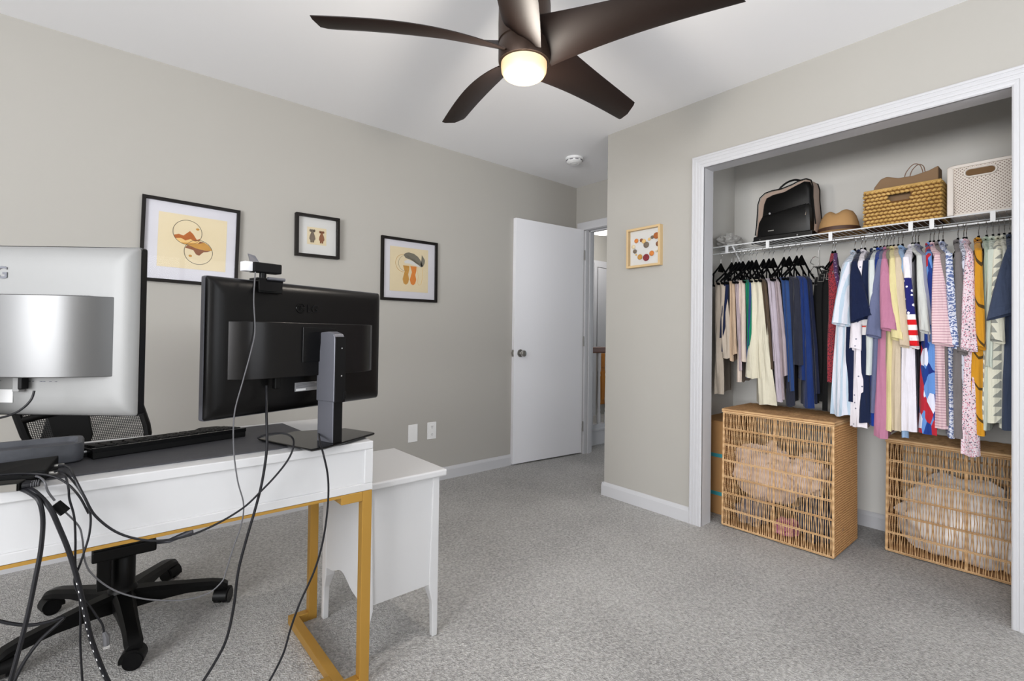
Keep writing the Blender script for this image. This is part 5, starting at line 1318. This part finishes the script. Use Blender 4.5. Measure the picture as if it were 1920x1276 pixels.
# silver multi-clip hanger with black belts
bh = thing('belt_hanger', 'silver wire belt hanger between the navy trousers and the red patterned scarf', 'hanger', (RX, .958, RZ), local=True)
part('hook', MB().tube([(0, 0, -.045)] + [(.016 * sin(q), 0, -.0125 - .016 * cos(q)) for q in [radians(k) for k in range(10, 260, 20)]], .0017, 6), 'chrome', bh, smooth=True)
part('centre_plate', MB().box((-.010, -.002, -.20), (.010, .002, -.044)), 'chrome', bh, bevel=.001)
for z in (-.09, -.145):
    part('side_hook', MB().tube(smooth_path([(0, 0, z), (-.05, .004, z + .004), (-.075, .012, z - .01), (-.06, .022, z - .03), (-.02, .02, z - .034)], 4), .002, 6), 'chrome', bh, smooth=True)
part('cross_bar', MB().tube([(-.17, -.02, -.150), (0, 0, -.152), (.15, .01, -.15)], .0022, 6), 'chrome', bh, smooth=True)
for i, (y, x, z0, z1, lab, wd) in enumerate(((.925, 2.90, 1.405, .735, 'black belt hanging leftmost from the silver belt hanger', .016), (.905, 2.885, 1.42, .80, 'black belt with a pale stitched edge, second on the belt hanger', .013), (.888, 2.90, 1.44, .745, 'wide black leather belt, third on the silver belt hanger', .018), (.868, 2.89, 1.43, .70, 'black belt beside the red patterned scarf', .013))):
    b_ = thing('belt', lab, 'belt', (x, y, z1), 0, 'belts on the silver hanger')
    pts = [Vector((x + .05 * (1 - t_) ** 3, y + .006 * sin(t_ * 5 + i), z0 + (z1 - z0) * t_)) for t_ in [k / 14 for k in range(15)]]
    part('strap', MB().loft([[p + Vector((-.0015, -wd, 0)), p + Vector((.0015, -wd * .9, 0)), p + Vector((.0045, wd, 0)), p + Vector((.0005, wd, 0))] for p in pts]), 'black_matte', b_, smooth=False)
    part('hanging_loop', MB().tube([(x + .05, y, z0 - .003), (2.96, lerp(y, .95, .5), 1.462), (3.05, .957, 1.463)], .003, 5), 'leather', b_)
    part('buckle', MB().tube([(x + .048, y - wd, z0 - .005), (x + .048, y + wd, z0 - .005), (x + .03, y + wd, z0 - .045), (x + .03, y - wd, z0 - .045)], .0025, 6, True), 'steel', b_)
# scarves
for nm, lab, mt, yh, tp, bt, zb in (('scarf', 'red scarf with a fine dark pattern hanging alone by the belts', 'f_redpat', .905, (.856, .820), (.858, .815), .855), ('scarf', 'dark purple spotted scarf tucked against the red patterned one', 'f_purplepat', .893, (.820, .800), (.815, .800), .95)):
    place_hanger(yh - .012 + .0, radians(4), False, 'black hanger holding the ' + ('red patterned scarf' if 'red scarf' in lab else 'dark purple spotted scarf'), 'black shirt hangers')
    t = thing(nm, lab, 'scarf', (RX, yh, RZ), 0, 'patterned scarves on the rail'); zt = RZ - .072
    hw = [(zt, .012, RX - .012, .05), (zt - .05, .045, RX - .06, .2), (zt - .11, .07, RX - .12, .5), (zt - .2, .07, RX - .17, .9)]
    part('cloth', body_rings(yh - .012, tp, bt, (zt, 0), zb, RX - .19, hw, RX, 0, 5.5 + zb), mt, t, smooth=True)

def sleeve(S0, yL, yR, zs, sx, seed, flip=0):
    rings = []; N = 12
    for i in range(N + 1):
        t = i / N; c0 = Vector(S0); c1 = Vector((sx + .022, (yL + yR) / 2, zs))
        c = c0.lerp(c1, t); c.x -= .012 * sin(pi * t); c.z = lerp(S0[2], zs, t)
        half = lerp(.012, (yL - yR) / 2, t ** .75); th = lerp(.010, .013, t)
        w = Vector((.35, -1, 0)).normalized(); n = Vector((-1, -.35, 0)).normalized()
        if half > .02: pass
        ring = []
        for k in range(20):
            q = 2 * pi * k / 20; cu, su = cos(q), sin(q)
            u = (abs(cu) ** .7) * (1 if cu > 0 else -1); v = (abs(su) ** .9) * (1 if su > 0 else -1)
            f = 1 + .22 * t * noise.noise(Vector((cu * 1.7 + seed, su * 1.3, c.z * 6)))
            p = c + w * (half * u) + n * (th * v * f) + n * (.010 * noise.noise(Vector((u * 1.6 + seed, t * 3.0, seed))) * t)
            p.z += (.018 * u * (1 if flip else -.4) + .006 * v) * t
            ring.append(p)
        rings.append(ring)
    last = rings[-1]; c = sum(last, Vector()) / len(last)
    rings.append([p + (c - p) * .12 + Vector((0, 0, .003)) for p in last])
    rings.append([p + (c - p) * .16 + Vector((0, 0, .035)) for p in last])
    return MB().loft(rings)

for i, (nm, label, mt, yh, yL, yR, sl, bd, sx) in enumerate(SHIRTS):
    rz = radians(rots.uniform(-2, 2))
    short = label
    for cut_ in (' hanging', ' with', ' behind', ' beside', ' between', ' peeking', ' left of', ' right of', ' below', ' half', ', second', ' printed', ' down'):
        short = short.split(cut_)[0]
    extra = {'w_print': ' with small scattered print', 'leopard': ' with leopard spots', 'navyband': ' with banded sleeve', 'navy': ', the broad sleeved one', 'white': ' with flag sleeve', 'sage': ', by the mustard one', 'geo': ' with red geometric shapes', 'triangle': ' with triangle columns', 'w_stripe_v': ' with blue stripes', 'bluepat': ' with leaf pattern'}.get(mt, '')
    place_hanger(yh, rz, False, 'black hanger with chrome hook inside the ' + short + extra, 'black shirt hangers')
    t = thing(nm, label, {'tee_shirt': 't-shirt'}.get(nm, nm.replace('_', ' ')), (RX, yh, RZ), 0, 'shirts hanging on the closet rail')
    zt = RZ - .098
    xf = RX - .165
    hw = [(zt + .012, .030, RX - .030, .0), (zt, .060, RX - .062, .1), (zt - .018, .10, RX - .105, .35), (zt - .040, .15, RX - .150, .75), (zt - .062, .185, RX - .180, .95), (zt - .10, .20, RX - .195, 1.0)]
    o = part('body', body_rings(yh, (yL, yR), (bd[0], bd[1]), (zt + .012, 0), bd[2], 2.85 + (.012 if sl is None else 0), hw, RX, 0, i * 1.9 + 3, wob=.008), 'f_' + mt, t, smooth=True)
    if sl:
        part('sleeve', sleeve((RX - .185, (yL + yR) / 2, zt - .052), sl[0], sl[1], sl[2], sx, i * 4.1, flip=(mt in ('navy', 'darkslate'))), 'f_flag' if mt == 'white' else 'f_' + mt, t, smooth=True)
    # collar / neck binding
    part('collar', MB().tube([Vector((RX + .055 * cos(q), yh + .010 * sin(q), zt + .010 + .012 * abs(cos(q)))) for q in [2 * pi * k / 16 for k in range(16)]], .006, 6, True), 'f_' + mt, t, smooth=True)
